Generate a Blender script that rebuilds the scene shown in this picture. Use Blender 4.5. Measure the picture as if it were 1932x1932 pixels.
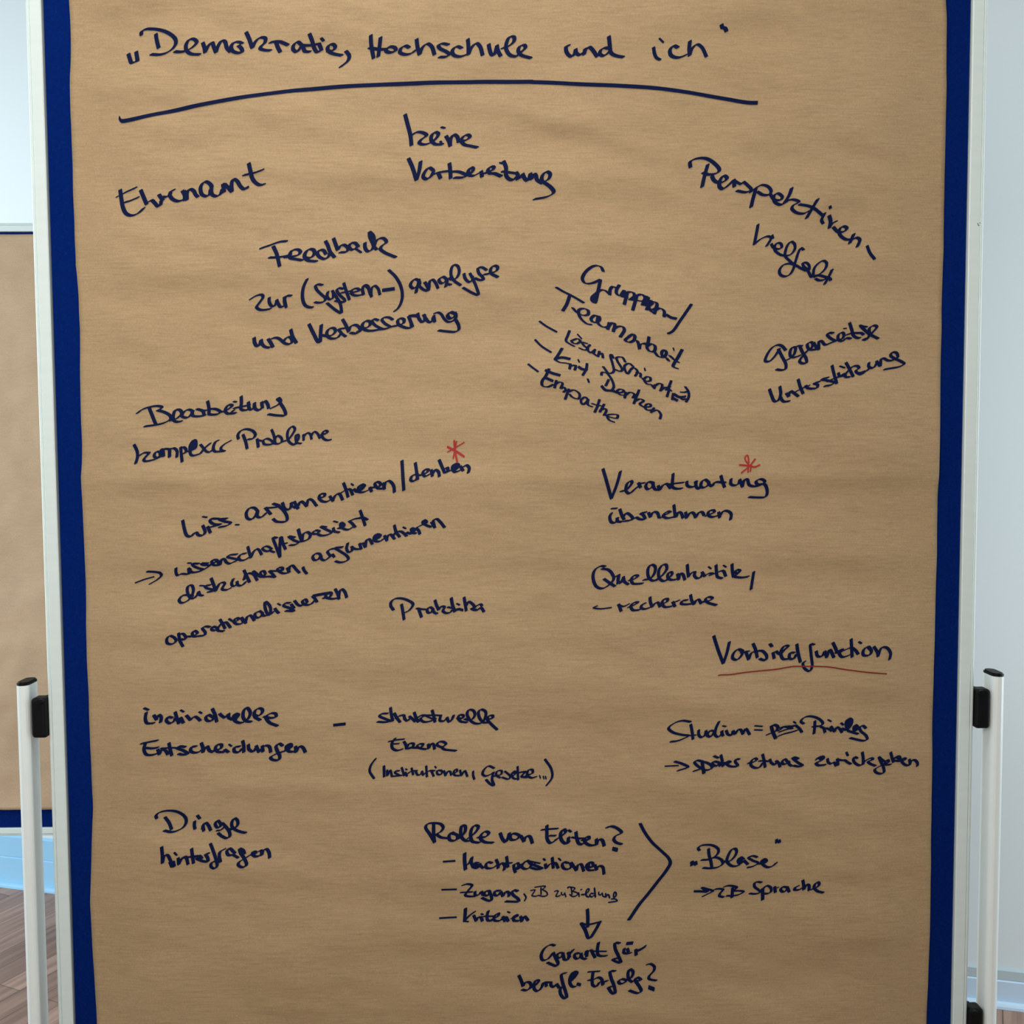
import bpy, bmesh, math, random
from mathutils import Vector, Matrix, noise

for o in list(bpy.data.objects):
    bpy.data.objects.remove(o)
SC = bpy.context.scene
COL = SC.collection

# ------------------------------------------------------------------ camera
cam_data = bpy.data.cameras.new('camera')
cam_data.sensor_width = 36.0
cam_data.lens = 36.0 * 1935.0 / 1932.0
cam = bpy.data.objects.new('camera', cam_data)
COL.objects.link(cam)
cam.matrix_world = Matrix([[0.9998313, 0.0067459, -0.0170839, -0.0243022], [-0.0174502, 0.0585942, -0.9981294, -1.3086775], [-0.0057323, 0.9982591, 0.058702, 1.4], [0.0, 0.0, 0.0, 1.0]])
SC.camera = cam

# ------------------------------------------------------------------ world, lights, exposure
SC.view_settings.view_transform = 'Standard'
SC.view_settings.look = 'None'
SC.view_settings.gamma = 1.0
SC.view_settings.use_curve_mapping = False
SC.view_settings.exposure = 0.55
world = bpy.data.worlds.new('room_light')
SC.world = world
world.use_nodes = True
world.node_tree.nodes['Background'].inputs['Color'].default_value = (0.86, 0.95, 1.0, 1)
world.node_tree.nodes['Background'].inputs['Strength'].default_value = 0.075


def area(name, loc, target, sx, sy, power, colour):
    d = bpy.data.lights.new(name, 'AREA')
    d.shape = 'RECTANGLE'
    d.size = sx
    d.size_y = sy
    d.energy = power
    d.color = colour
    o = bpy.data.objects.new(name, d)
    COL.objects.link(o)
    o.location = loc
    o.rotation_euler = (Vector(target) - Vector(loc)).to_track_quat('-Z', 'Y').to_euler()
    return o


area('front_key_light', (-0.34, -1.52, 1.78), (-0.10, 0.0, 1.36), 0.8, 0.6, 12.6, (1.0, 0.985, 0.91))  # added key light near the camera, fitted to the paper's brightness
area('top_grazing_light', (-0.35, -0.66, 2.80), (-0.25, -0.02, 1.25), 1.3, 0.2, 6.6, (1.0, 0.985, 0.94))  # added grazing light from above to bring out the paper's creases
area('left_front_cool_fill', (-2.5, -1.1, 2.0), (-0.2, 0.0, 1.5), 0.9, 1.2, 6, (0.55, 0.82, 1.0))  # added cool fill tinting the sheet's left side and raking its wrinkles
area('left_window_daylight', (-3.1, 0.45, 1.55), (-1.2, 1.6, 1.2), 1.1, 2.2, 46, (0.80, 0.95, 1.0))
area('right_wall_fill', (2.9, 0.15, 1.45), (1.1, 1.3, 1.2), 1.4, 2.0, 40, (0.78, 0.95, 1.0))  # added fill that brightens the right part of the wall, source unseen


# ------------------------------------------------------------------ materials
def principled(name, colour, rough=0.6, spec=0.3, metal=0.0):
    m = bpy.data.materials.new(name)
    m.use_nodes = True
    b = m.node_tree.nodes['Principled BSDF']
    b.inputs['Base Color'].default_value = (*colour, 1)
    b.inputs['Roughness'].default_value = rough
    b.inputs['Specular IOR Level'].default_value = spec
    b.inputs['Metallic'].default_value = metal
    return m, m.node_tree, b


def add_noise(nt, scale, stretch=(1, 1, 1), detail=3.0, rough=0.55, rot=(0, 0, 0)):
    tc = nt.nodes.new('ShaderNodeTexCoord')
    mp = nt.nodes.new('ShaderNodeMapping')
    mp.inputs['Scale'].default_value = stretch
    mp.inputs['Rotation'].default_value = rot
    n = nt.nodes.new('ShaderNodeTexNoise')
    n.inputs['Scale'].default_value = scale
    n.inputs['Detail'].default_value = detail
    n.inputs['Roughness'].default_value = rough
    nt.links.new(tc.outputs['Object'], mp.inputs['Vector'])
    nt.links.new(mp.outputs['Vector'], n.inputs['Vector'])
    return n


def ramp(nt, src, stops):
    r = nt.nodes.new('ShaderNodeValToRGB')
    while len(r.color_ramp.elements) < len(stops):
        r.color_ramp.elements.new(0.5)
    for e, (p, c) in zip(r.color_ramp.elements, stops):
        e.position = p
        e.color = (*c, 1)
    nt.links.new(src, r.inputs['Fac'])
    return r


def mult(nt, a, b, fac=1.0):
    x = nt.nodes.new('ShaderNodeMix')
    x.data_type = 'RGBA'
    x.blend_type = 'MULTIPLY'
    x.inputs['Factor'].default_value = fac
    nt.links.new(a, x.inputs[6])
    nt.links.new(b, x.inputs[7])
    return x.outputs[2]


def bump(nt, b, src, strength, dist):
    n = nt.nodes.new('ShaderNodeBump')
    n.inputs['Strength'].default_value = strength
    n.inputs['Distance'].default_value = dist
    nt.links.new(src, n.inputs['Height'])
    nt.links.new(n.outputs['Normal'], b.inputs['Normal'])


def kraft(name, colour, ribs=1.0):
    m, nt, b = principled(name, colour, 0.72, 0.22)
    lo = tuple(c * (1 - 0.17 * ribs) for c in colour)
    hi = tuple(c * (1 + 0.13 * ribs) for c in colour)
    rib = add_noise(nt, 1.0, (38, 38, 520), 3.0, 0.6)
    base = ramp(nt, rib.outputs['Fac'], [(0.30, lo), (0.5, colour), (0.72, hi)])
    grain = add_noise(nt, 520.0, (1, 1, 1), 2.0, 0.7)
    g = ramp(nt, grain.outputs['Fac'], [(0.25, (0.86, 0.86, 0.86)), (0.75, (1.12, 1.12, 1.12))])
    c = mult(nt, base.outputs['Color'], g.outputs['Color'])
    cloud = add_noise(nt, 3.2, (1, 1, 1.7), 2.0, 0.5)
    k = ramp(nt, cloud.outputs['Fac'], [(0.3, (0.96, 0.955, 0.94)), (0.7, (1.03, 1.03, 1.04))])
    c = mult(nt, c, k.outputs['Color'])
    nt.links.new(c, b.inputs['Base Color'])
    bump(nt, b, rib.outputs['Fac'], 0.2, 0.0006)
    return m


M = {}
M['kraft'] = kraft('kraft_paper', (0.418, 0.282, 0.154), 0.7)
M['kraft_back'] = kraft('kraft_paper_brightened', (0.52, 0.362, 0.232), 0.35)  # same kraft made paler: stronger light on the rear sheet put into colour
m, nt, b = principled('blue_felt', (0.0006, 0.0135, 0.125), 0.95, 0.05)
n = add_noise(nt, 260.0, (1, 1, 1), 4.0, 0.7)
r = ramp(nt, n.outputs['Fac'], [(0.35, (0.0005, 0.0112, 0.106)), (0.62, (0.0007, 0.0155, 0.138)), (0.80, (0.003, 0.031, 0.21))])
nt.links.new(r.outputs['Color'], b.inputs['Base Color'])
bump(nt, b, n.outputs['Fac'], 0.25, 0.001)
M['felt'] = m
m, nt, b = principled('anodised_frame', (0.72, 0.79, 0.765), 0.38, 0.45)
n = add_noise(nt, 6.0, (2, 2, 14), 2.0, 0.5)
r = ramp(nt, n.outputs['Fac'], [(0.3, (0.70, 0.775, 0.755)), (0.7, (0.74, 0.805, 0.78))])
nt.links.new(r.outputs['Color'], b.inputs['Base Color'])
M['frame'] = m
M['post'] = principled('white_lacquer', (0.86, 0.90, 0.885), 0.25, 0.5)[0]
M['black'] = principled('black_plastic', (0.0035, 0.0035, 0.004), 0.5, 0.22)[0]
M['ink'] = principled('dark_blue_marker', (0.0030, 0.0075, 0.043), 0.65, 0.08)[0]
M['red'] = principled('red_marker', (0.36, 0.022, 0.020), 0.6, 0.2)[0]
M['red_dark'] = principled('red_marker_dry', (0.20, 0.020, 0.012), 0.6, 0.2)[0]
m, nt, b = principled('wall_paint', (0.80, 0.84, 0.85), 0.85, 0.2)
n = add_noise(nt, 180.0, (1, 1, 1), 3.0, 0.6)
bump(nt, b, n.outputs['Fac'], 0.08, 0.001)
M['wall'] = m
M['duct'] = principled('skirting_band', (0.54, 0.62, 0.65), 0.6, 0.3)[0]
M['skirt'] = principled('skirting_paint', (0.64, 0.78, 0.94), 0.5, 0.3)[0]
M['skirt_blue'] = principled('light_blue_skirting', (0.36, 0.66, 0.92), 0.5, 0.3)[0]

m, nt, b = principled('wood_floor', (0.26, 0.17, 0.13), 0.42, 0.3)
tc = nt.nodes.new('ShaderNodeTexCoord')
mp = nt.nodes.new('ShaderNodeMapping')
mp.inputs['Rotation'].default_value = (0, 0, math.radians(-63.8))
nt.links.new(tc.outputs['Object'], mp.inputs['Vector'])
br = nt.nodes.new('ShaderNodeTexBrick')
br.inputs['Scale'].default_value = 1.0
br.inputs['Brick Width'].default_value = 0.62
br.inputs['Row Height'].default_value = 0.075
br.inputs['Mortar Size'].default_value = 0.0012
br.inputs['Mortar Smooth'].default_value = 0.2
br.inputs['Bias'].default_value = 0.0
br.offset = 0.37
br.inputs['Color1'].default_value = (0.50, 0.30, 0.225, 1)
br.inputs['Color2'].default_value = (0.25, 0.140, 0.100, 1)
br.inputs['Mortar'].default_value = (0.10, 0.06, 0.05, 1)
nt.links.new(mp.outputs['Vector'], br.inputs['Vector'])
mp2 = nt.nodes.new('ShaderNodeMapping')
mp2.inputs['Scale'].default_value = (3.0, 48.0, 3.0)
nt.links.new(mp.outputs['Vector'], mp2.inputs['Vector'])
gn = nt.nodes.new('ShaderNodeTexNoise')
gn.inputs['Scale'].default_value = 1.0
gn.inputs['Detail'].default_value = 5.0
nt.links.new(mp2.outputs['Vector'], gn.inputs['Vector'])
gr = ramp(nt, gn.outputs['Fac'], [(0.30, (0.62, 0.58, 0.56)), (0.55, (1.0, 1.0, 1.0)), (0.75, (1.25, 1.22, 1.2))])
nt.links.new(mult(nt, br.outputs['Color'], gr.outputs['Color']), b.inputs['Base Color'])
M['floor'] = m


# ------------------------------------------------------------------ mesh helpers
def obj(name, bm, mat, parent=None, smooth=False):
    me = bpy.data.meshes.new(name)
    bm.normal_update()
    bm.to_mesh(me)
    bm.free()
    me.materials.append(mat)
    if smooth:
        for p in me.polygons:
            p.use_smooth = True
    o = bpy.data.objects.new(name, me)
    COL.objects.link(o)
    if parent is not None:
        o.parent = parent
    return o


def thing(name, label, cat, loc, rotz=0.0):
    o = bpy.data.objects.new(name, None)
    o.empty_display_size = 0.1
    COL.objects.link(o)
    o.location = loc
    o.rotation_euler = (0, 0, rotz)
    o['label'] = label
    o['category'] = cat
    return o


def extrude_profile(bm, prof, p0, p1, ex, ey):
    """sweep a closed 2-D profile (in axes ex, ey) from p0 to p1 with capped ends"""
    p0, p1, ex, ey = Vector(p0), Vector(p1), Vector(ex), Vector(ey)
    a = [bm.verts.new(p0 + ex * u + ey * v) for u, v in prof]
    b_ = [bm.verts.new(p1 + ex * u + ey * v) for u, v in prof]
    k = len(prof)
    for i in range(k):
        j = (i + 1) % k
        bm.faces.new((a[i], a[j], b_[j], b_[i]))
    bm.faces.new(a[::-1])
    bm.faces.new(b_)
    bmesh.ops.recalc_face_normals(bm, faces=bm.faces[:])


def box(bm, lo, hi, bev=0.0, seg=2):
    m_ = Matrix.Translation([(a + b_) / 2 for a, b_ in zip(lo, hi)]) @ Matrix.Diagonal([b_ - a for a, b_ in zip(lo, hi)] + [1])
    r_ = bmesh.ops.create_cube(bm, size=1.0, matrix=m_)
    if bev > 0:
        ed = list({e for v in r_['verts'] for e in v.link_edges})
        bmesh.ops.bevel(bm, geom=ed, offset=bev, segments=seg, profile=0.5, affect='EDGES')


def stadium(w, d, n_=10):
    """oval tube section: w wide (x), d deep (y), semicircular ends front and back"""
    r_ = w / 2
    pts = []
    for i in range(n_ + 1):
        t = math.pi * i / n_
        pts.append((r_ * math.cos(t), (d / 2 - r_) + r_ * math.sin(t)))
    for i in range(n_ + 1):
        t = math.pi + math.pi * i / n_
        pts.append((r_ * math.cos(t), -(d / 2 - r_) + r_ * math.sin(t)))
    return pts


def ellipse(w, d, n_=32):
    return [(w / 2 * math.cos(2 * math.pi * i / n_), d / 2 * math.sin(2 * math.pi * i / n_)) for i in range(n_)]


# ------------------------------------------------------------------ the setting
WA, WB = Vector((-1.649, 1.9965, 0.0)), Vector((1.2965, 1.1661, 0.0))       # two points of the wall's foot
wd = (WB - WA).normalized()
wn = Vector((wd.y, -wd.x, 0.0))           # towards the room
W0 = WA - wd * 3.0
W1 = WB + wd * 2.5
JOIN = WA + wd * 1.75


def structure(name, bm, mat):
    o = obj(name, bm, mat)
    o['kind'] = 'structure'
    return o


bm = bmesh.new()
extrude_profile(bm, [(0, 0), (0, 3.0), (-0.12, 3.0), (-0.12, 0)], W0, W1, wn, (0, 0, 1))
structure('wall_back', bm, M['wall'])
bm = bmesh.new()
box(bm, (-6.0, -4.0, -0.1), (5.0, 4.5, 0.0))
structure('floor', bm, M['floor'])


def skirting(name, a, b_, h_line, h_top, mat_low):
    t = 0.012
    bm = bmesh.new()
    extrude_profile(bm, [(0.0005, 0.0005), (t, 0.0005), (t, h_line - 0.003), (t - 0.003, h_line), (0.0005, h_line)], a, b_, wn, (0, 0, 1))
    structure('baseboard_' + name, bm, mat_low)
    bm = bmesh.new()
    extrude_profile(bm, [(0.0005, h_line + 0.001), (t - 0.003, h_line + 0.001), (t - 0.003, h_top - 0.006), (0.002, h_top), (0.0005, h_top)], a, b_, wn, (0, 0, 1))
    structure('trim_1' if name == 'left' else 'trim_2', bm, M['duct'] if name != 'left' else mat_low)
    bm = bmesh.new()
    q = [(t + 0.0005, 0.0005), (t + 0.014, 0.0005), (t + 0.013, 0.007), (t + 0.009, 0.012), (t + 0.004, 0.0145), (t + 0.0005, 0.015)]
    extrude_profile(bm, q, a, b_, wn, (0, 0, 1))
    structure('trim_3' if name == 'left' else 'trim_4', bm, mat_low)


skirting('left', W0, JOIN, 0.0984, 0.1690, M['skirt_blue'])
skirting('right', JOIN + wd * 0.001, W1, 0.0682, 0.0983, M['skirt'])


# ------------------------------------------------------------------ moderation boards
def frame_rail(parent, p0, p1, inward, w=0.0205):
    """board edge profile: flat face with a groove and a rounded, slightly lower rim outside"""
    # u runs from the outer edge inwards, v from the front (0) to the back
    prof = [(0.0, 0.006), (0.0008, 0.0035), (0.0022, 0.0022), (0.0040, 0.0020), (0.0048, 0.0026), (0.0052, 0.0036), (0.0058, 0.0036),
            (0.0062, 0.0010), (0.0070, 0.0), (w - 0.0012, 0.0), (w, 0.0010), (w, 0.026), (w - 0.0012, 0.027), (0.0070, 0.027),
            (0.0022, 0.0248), (0.0, 0.021)]
    bm = bmesh.new()
    extrude_profile(bm, prof, p0, p1, inward, (0, 1, 0))
    return obj('frame_rail', bm, M['frame'], parent)


def board(name, label, loc, z0, z1, posts, clamps, back=False):
    root = thing(name, label, 'pinboard', loc)
    hw = 0.6
    frame_rail(root, (-hw, 0, z0), (-hw, 0, z1), (1, 0, 0))
    frame_rail(root, (hw, 0, z0), (hw, 0, z1), (-1, 0, 0))
    w = 0.0205
    frame_rail(root, (-hw + w, 0, z1), (hw - w, 0, z1), (0, 0, -1))
    frame_rail(root, (-hw + w, 0, z0), (hw - w, 0, z0), (0, 0, 1))
    bm = bmesh.new()
    box(bm, (-hw + w + 0.0016, 0.0045, z0 + w + 0.0016), (hw - w - 0.0016, 0.0235, z1 - w - 0.0016))
    obj('felt_panel', bm, M['felt'], root)
    for s in (-1, 1):
        px, ptop = posts[s]
        bm = bmesh.new()
        extrude_profile(bm, stadium(0.0165, 0.036), (px, 0.0145, 0.022), (px, 0.0145, ptop), (1, 0, 0), (0, 1, 0))
        post = obj('post', bm, M['post'], root)
        bm = bmesh.new()
        extrude_profile(bm, stadium(0.0163, 0.0355), (px, 0.0145, ptop), (px, 0.0145, ptop + 0.0025), (1, 0, 0), (0, 1, 0))
        extrude_profile(bm, stadium(0.0135, 0.032), (px, 0.0145, ptop + 0.0025), (px, 0.0145, ptop + 0.0042), (1, 0, 0), (0, 1, 0))
        obj('end_cap', bm, M['black'], post)
        bm = bmesh.new()
        extrude_profile(bm, ellipse(0.045, 0.022), (px, -0.26, 0.026), (px, 0.29, 0.026), (1, 0, 0), (0, 0, 1))
        foot = obj('foot', bm, M['post'], root)
        for yy in (-0.262, 0.262):
            bm = bmesh.new()
            box(bm, (px - 0.024, yy, 0.0005), (px + 0.024, yy + 0.03, 0.039), 0.005)
            obj('foot_cap', bm, M['black'], foot)
    for s, zc in clamps:
        px = posts[s][0]
        ox = s * (hw + 0.0198)
        a, b_ = sorted((s * (hw + 0.0002), ox))
        bm = bmesh.new()
        box(bm, (a, -0.003, zc - 0.026), (b_, 0.019, zc + 0.026), 0.0045, 4)
        a, b_ = sorted((s * (hw + 0.0165), px - s * 0.0079))
        box(bm, (a, 0.009, zc - 0.018), (b_, 0.0175, zc + 0.018), 0.001, 1)
        cl = obj('clamp', bm, M['black'], root)
        bm = bmesh.new()
        xm = s * (hw + 0.0065)
        extrude_profile(bm, ellipse(0.009, 0.006, 18), (xm, -0.0062, zc + 0.0225), (xm, 0.020, zc + 0.0225), (1, 0, 0), (0, 0, 1))
        obj('clamp_screw', bm, M['black'], cl)
    return root


front = board('moderation_board', 'large blue felt pinboard in a pale grey frame carrying the brown paper with blue handwriting',
              (0, 0, 0), 0.47, 2.02, {-1: (-0.6309, 1.1046), 1: (0.6307, 1.1044)},
              [(-1, 1.0623), (1, 1.0619), (-1, 1.0623 - 0.450), (1, 0.6332)])
bm = bmesh.new()
for pts in ([(0.0, 0.0), (0.0006, -0.0022), (0.0016, -0.0036)], [(0.0016, -0.0036), (0.0034, -0.0030), (0.0046, -0.0020)], [(0.0024, 0.0004), (0.0036, -0.0006)]):
    for p, q in zip(pts, pts[1:]):
        x0, z0_ = p
        x1, z1_ = q
        vs = [bm.verts.new((0.5901 + x, -0.00012, 1.6858 + z)) for x, z in ((x0, z0_), (x1, z1_), (x1 + 0.0007, z1_ + 0.0006), (x0 + 0.0007, z0_ + 0.0006))]
        bm.faces.new(vs)
o = obj('scuff_mark', bm, M['black'], front)
o['label'] = 'small dark scuff on the right frame rail'
BX, BY = -1.2600, 1.2000
rear = board('moderation_board', 'blue felt pinboard holding a blank brown sheet, standing behind the lettered board by the wall',
             (BX, BY, 0), 0.4563, 1.9535, {-1: (-0.6235, 1.30), 1: (0.6235, 1.30)},
             [(-1, 1.2), (1, 1.2), (-1, 0.72), (1, 0.72)])

# ------------------------------------------------------------------ paper on the front board
PL = [(1.998, -0.5436), (1.9599, -0.5448), (1.9312, -0.545), (1.8832, -0.5458), (1.8639, -0.5468), (1.7995, -0.5474), (1.7347, -0.5471), (1.7021, -0.5468), (1.6367, -0.5468), (1.6235, -0.5453), (1.5906, -0.5443), (1.5577, -0.5439), (1.5312, -0.5447), (1.4781, -0.5454), (1.4146, -0.5451), (1.3912, -0.5456), (1.3711, -0.5473), (1.3509, -0.5475), (1.3036, -0.5469), (1.2562, -0.5467), (1.2017, -0.5466), (1.1402, -0.5478), (1.092, -0.547), (1.0298, -0.547), (0.9812, -0.5464), (0.9428, -0.5457), (0.9184, -0.5473), (0.8623, -0.5501), (0.8165, -0.553), (0.7953, -0.5524), (0.7563, -0.5522), (0.7136, -0.5504), (0.655, -0.5487), (0.599, -0.5488)]          # left edge of the sheet: (height, x) in metres, top to bottom
PR = [(2.0005, 0.5448), (1.9618, 0.5455), (1.8775, 0.5475), (1.799, 0.5489), (1.7464, 0.5485), (1.7002, 0.5484), (1.6338, 0.548), (1.5402, 0.5477), (1.4594, 0.5475), (1.3779, 0.547), (1.2959, 0.5468), (1.2271, 0.5464), (1.144, 0.5457), (1.0882, 0.5452), (1.0181, 0.5453), (0.9476, 0.5458), (0.8766, 0.5461), (0.8123, 0.5467), (0.7621, 0.5466), (0.6972, 0.546), (0.6378, 0.5448), (0.581, 0.5439)]


# relief begin
def interp(tab, z):
    if z >= tab[0][0]:
        return tab[0][1]
    for (za, xa), (zb, xb) in zip(tab, tab[1:]):
        if z >= zb:
            t = (za - z) / (za - zb)
            return xa + (xb - xa) * t
    return tab[-1][1]


CREASES = [(1.3659, 0.01, 0.06, 0.018), (1.4421, 0.0028, 0.03, 0.03), (1.6188, 0.0032, 0.03, 0.02), (1.2626, 0.0036, 0.04, 0.02), (1.17, 0.0018, 0.03, 0.03), (1.1009, 0.004, 0.05, 0.03), (0.9685, 0.0034, 0.04, 0.03), (0.8487, 0.0036, 0.05, 0.03), (0.7634, 0.002, 0.04, 0.02), (1.7471, 0.0015, 0.03, 0.02)]     # (height, bulge, spread above, spread below)


def relief(x, z):
    """how far the sheet stands off the felt: rolled-paper creases across it, finer crumpling near the top"""
    top = min(1.0, max(0.0, (z - 1.30) / 0.45))
    h = 0.0095
    h += 0.0030 * noise.noise(Vector((x * 1.6, 0.3, z * 3.4)))
    h += (0.0052 + 0.0012 * top) * noise.noise(Vector((x * 3.0 + z * 2.0, 4.1, z * 10.0)))
    h += (0.0036 + 0.0030 * top) * noise.noise(Vector((x * 6.0 + z * 7.0, 8.3, z * 19.0)))
    h += (0.0013 + 0.0024 * top) * noise.noise(Vector((x * 16.0 + z * 16.0, 3.3, z * 34.0)))
    for zc, a, up, dn in CREASES:
        zz = z - zc - 0.006 * noise.noise(Vector((x * 3.0, zc * 7, 0)))
        s_ = up if zz > 0 else dn
        h += a * math.exp(-(abs(zz) / s_) ** 1.3) * (0.75 + 0.6 * noise.noise(Vector((x * 2.2, 1.7, zc * 5))))
    d = min(x - interp(PL, z), interp(PR, z) - x)
    e = min(1.0, max(0.0, d / 0.09))
    h *= 0.30 + 0.70 * e * e * (3 - 2 * e)
    return max(h, 0.0005)


# relief end
def sheet(name, label, z0, z1, left, right, ysurf, relief_fn, mat, step=0.006):
    nz = int((z1 - z0) / step)
    bm = bmesh.new()
    rows = []
    for j in range(nz + 1):
        z = z1 + (z0 - z1) * j / nz
        xl, xr = left(z), right(z)
        nx = 180
        rows.append([bm.verts.new((xl + (xr - xl) * i / nx, ysurf - relief_fn(xl + (xr - xl) * i / nx, z), z)) for i in range(nx + 1)])
    for ra, rb in zip(rows, rows[1:]):
        for i in range(len(ra) - 1):
            bm.faces.new((ra[i], rb[i], rb[i + 1], ra[i + 1]))
    o = obj(name, bm, mat, None, True)
    md = o.modifiers.new('thickness', 'SOLIDIFY')
    md.thickness = 0.00025
    md.offset = -1.0
    o['label'] = label
    o['category'] = 'paper'
    return o


YS = 0.0044
paper = sheet('kraft_paper_sheet', 'brown kraft paper covered in dark blue German handwriting, pinned on the front board', 0.505, 1.992,
              lambda z: interp(PL, z), lambda z: interp(PR, z), YS, relief, M['kraft'])


def relief_back(x, z):
    h = 0.0090 + 0.0060 * noise.noise(Vector((x * 3.0 + z * 2.0, 2.2, z * 4.0)))
    h += 0.0042 * noise.noise(Vector((x * 9.0 - z * 8.0, 5.2, z * 9.0 + x * 5)))
    h += 0.0018 * noise.noise(Vector((x * 22.0, 7.2, z * 24.0)))
    return max(h, 0.0004)


sheet('kraft_paper_sheet', 'blank brown kraft paper with creases pinned to the board behind', 0.5252, 1.9254,
      lambda z: BX - 0.55, lambda z: BX + 0.55, BY + 0.0044, relief_back, M['kraft_back'], 0.008)


# ------------------------------------------------------------------ handwriting: broad-nib pen strokes lying on the paper
def hull(pts):
    pts = sorted(set(pts))
    if len(pts) < 3:
        return pts

    def half(seq):
        h = []
        for p in seq:
            while len(h) >= 2 and (h[-1][0] - h[-2][0]) * (p[1] - h[-2][1]) - (h[-1][1] - h[-2][1]) * (p[0] - h[-2][0]) <= 1e-13:
                h.pop()
            h.append(p)
        return h
    a = half(pts)
    b_ = half(pts[::-1])
    return a[:-1] + b_[:-1]


def smooth_path(P):
    if len(P) == 2:
        P = [P[0], ((P[0][0] + P[1][0]) / 2, (P[0][1] + P[1][1]) / 2), P[1]]
    out = []
    for i in range(len(P) - 1):
        p0 = P[max(i - 1, 0)]
        p1, p2 = P[i], P[i + 1]
        p3 = P[min(i + 2, len(P) - 1)]
        L_ = math.hypot(p2[0] - p1[0], p2[1] - p1[1])
        # centripetal-style tangents keep small loops from overshooting
        d0 = max(math.hypot(p1[0] - p0[0], p1[1] - p0[1]), 1e-6) ** 0.5
        d1 = max(L_, 1e-6) ** 0.5
        d2 = max(math.hypot(p3[0] - p2[0], p3[1] - p2[1]), 1e-6) ** 0.5
        n_ = max(2, min(14, int(L_ / 0.0011)))
        for k in range(n_):
            t = k / n_
            q = []
            for c in (0, 1):
                if i == 0:
                    m1 = p2[c] - p1[c]
                else:
                    m1 = ((p1[c] - p0[c]) / d0 - (p2[c] - p0[c]) / (d0 + d1) + (p2[c] - p1[c]) / d1) * d1
                if i == len(P) - 2:
                    m2 = p2[c] - p1[c]
                else:
                    m2 = ((p2[c] - p1[c]) / d1 - (p3[c] - p1[c]) / (d1 + d2) + (p3[c] - p2[c]) / d2) * d1
                t2, t3 = t * t, t * t * t
                q.append((2 * t3 - 3 * t2 + 1) * p1[c] + (t3 - 2 * t2 + t) * m1 + (-2 * t3 + 3 * t2) * p2[c] + (t3 - t2) * m2)
            out.append(tuple(q))
    out.append(P[-1])
    return out


def nib_shape(w, t, ang):
    """outline of the pen tip: a flat edge w long, t thick, held at ang, with rounded ends"""
    a = math.radians(ang)
    ux, uz = math.cos(a), math.sin(a)
    hw_, ht = max(w - t, 0.0) / 2, t / 2
    pts = []
    for s in (1, -1):
        for k in range(5):
            b_ = a + (0 if s > 0 else math.pi) - math.pi / 2 + math.pi * k / 4
            pts.append((s * hw_ * ux + ht * math.cos(b_), s * hw_ * uz + ht * math.sin(b_)))
    return pts


def write(kind, label, strokes, mat):
    bm = bmesh.new()
    for (w, t, ang, path) in strokes:
        nums = path.split()
        P = [tuple(float(c) / 10000.0 for c in q.split(',')) for q in nums]
        nib = nib_shape(w / 10000.0, t / 10000.0, ang)
        line = smooth_path(P)
        for p, q in zip(line, line[1:]):
            H = hull([(p[0] + u, p[1] + v) for u, v in nib] + [(q[0] + u, q[1] + v) for u, v in nib])
            vs = [bm.verts.new((x, YS - relief(x, z) - LIFT[0], z)) for x, z in H]
            if len(vs) > 2:
                bm.faces.new(vs)
    o = obj(kind, bm, mat, paper)
    o['label'] = label
    return o


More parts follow.
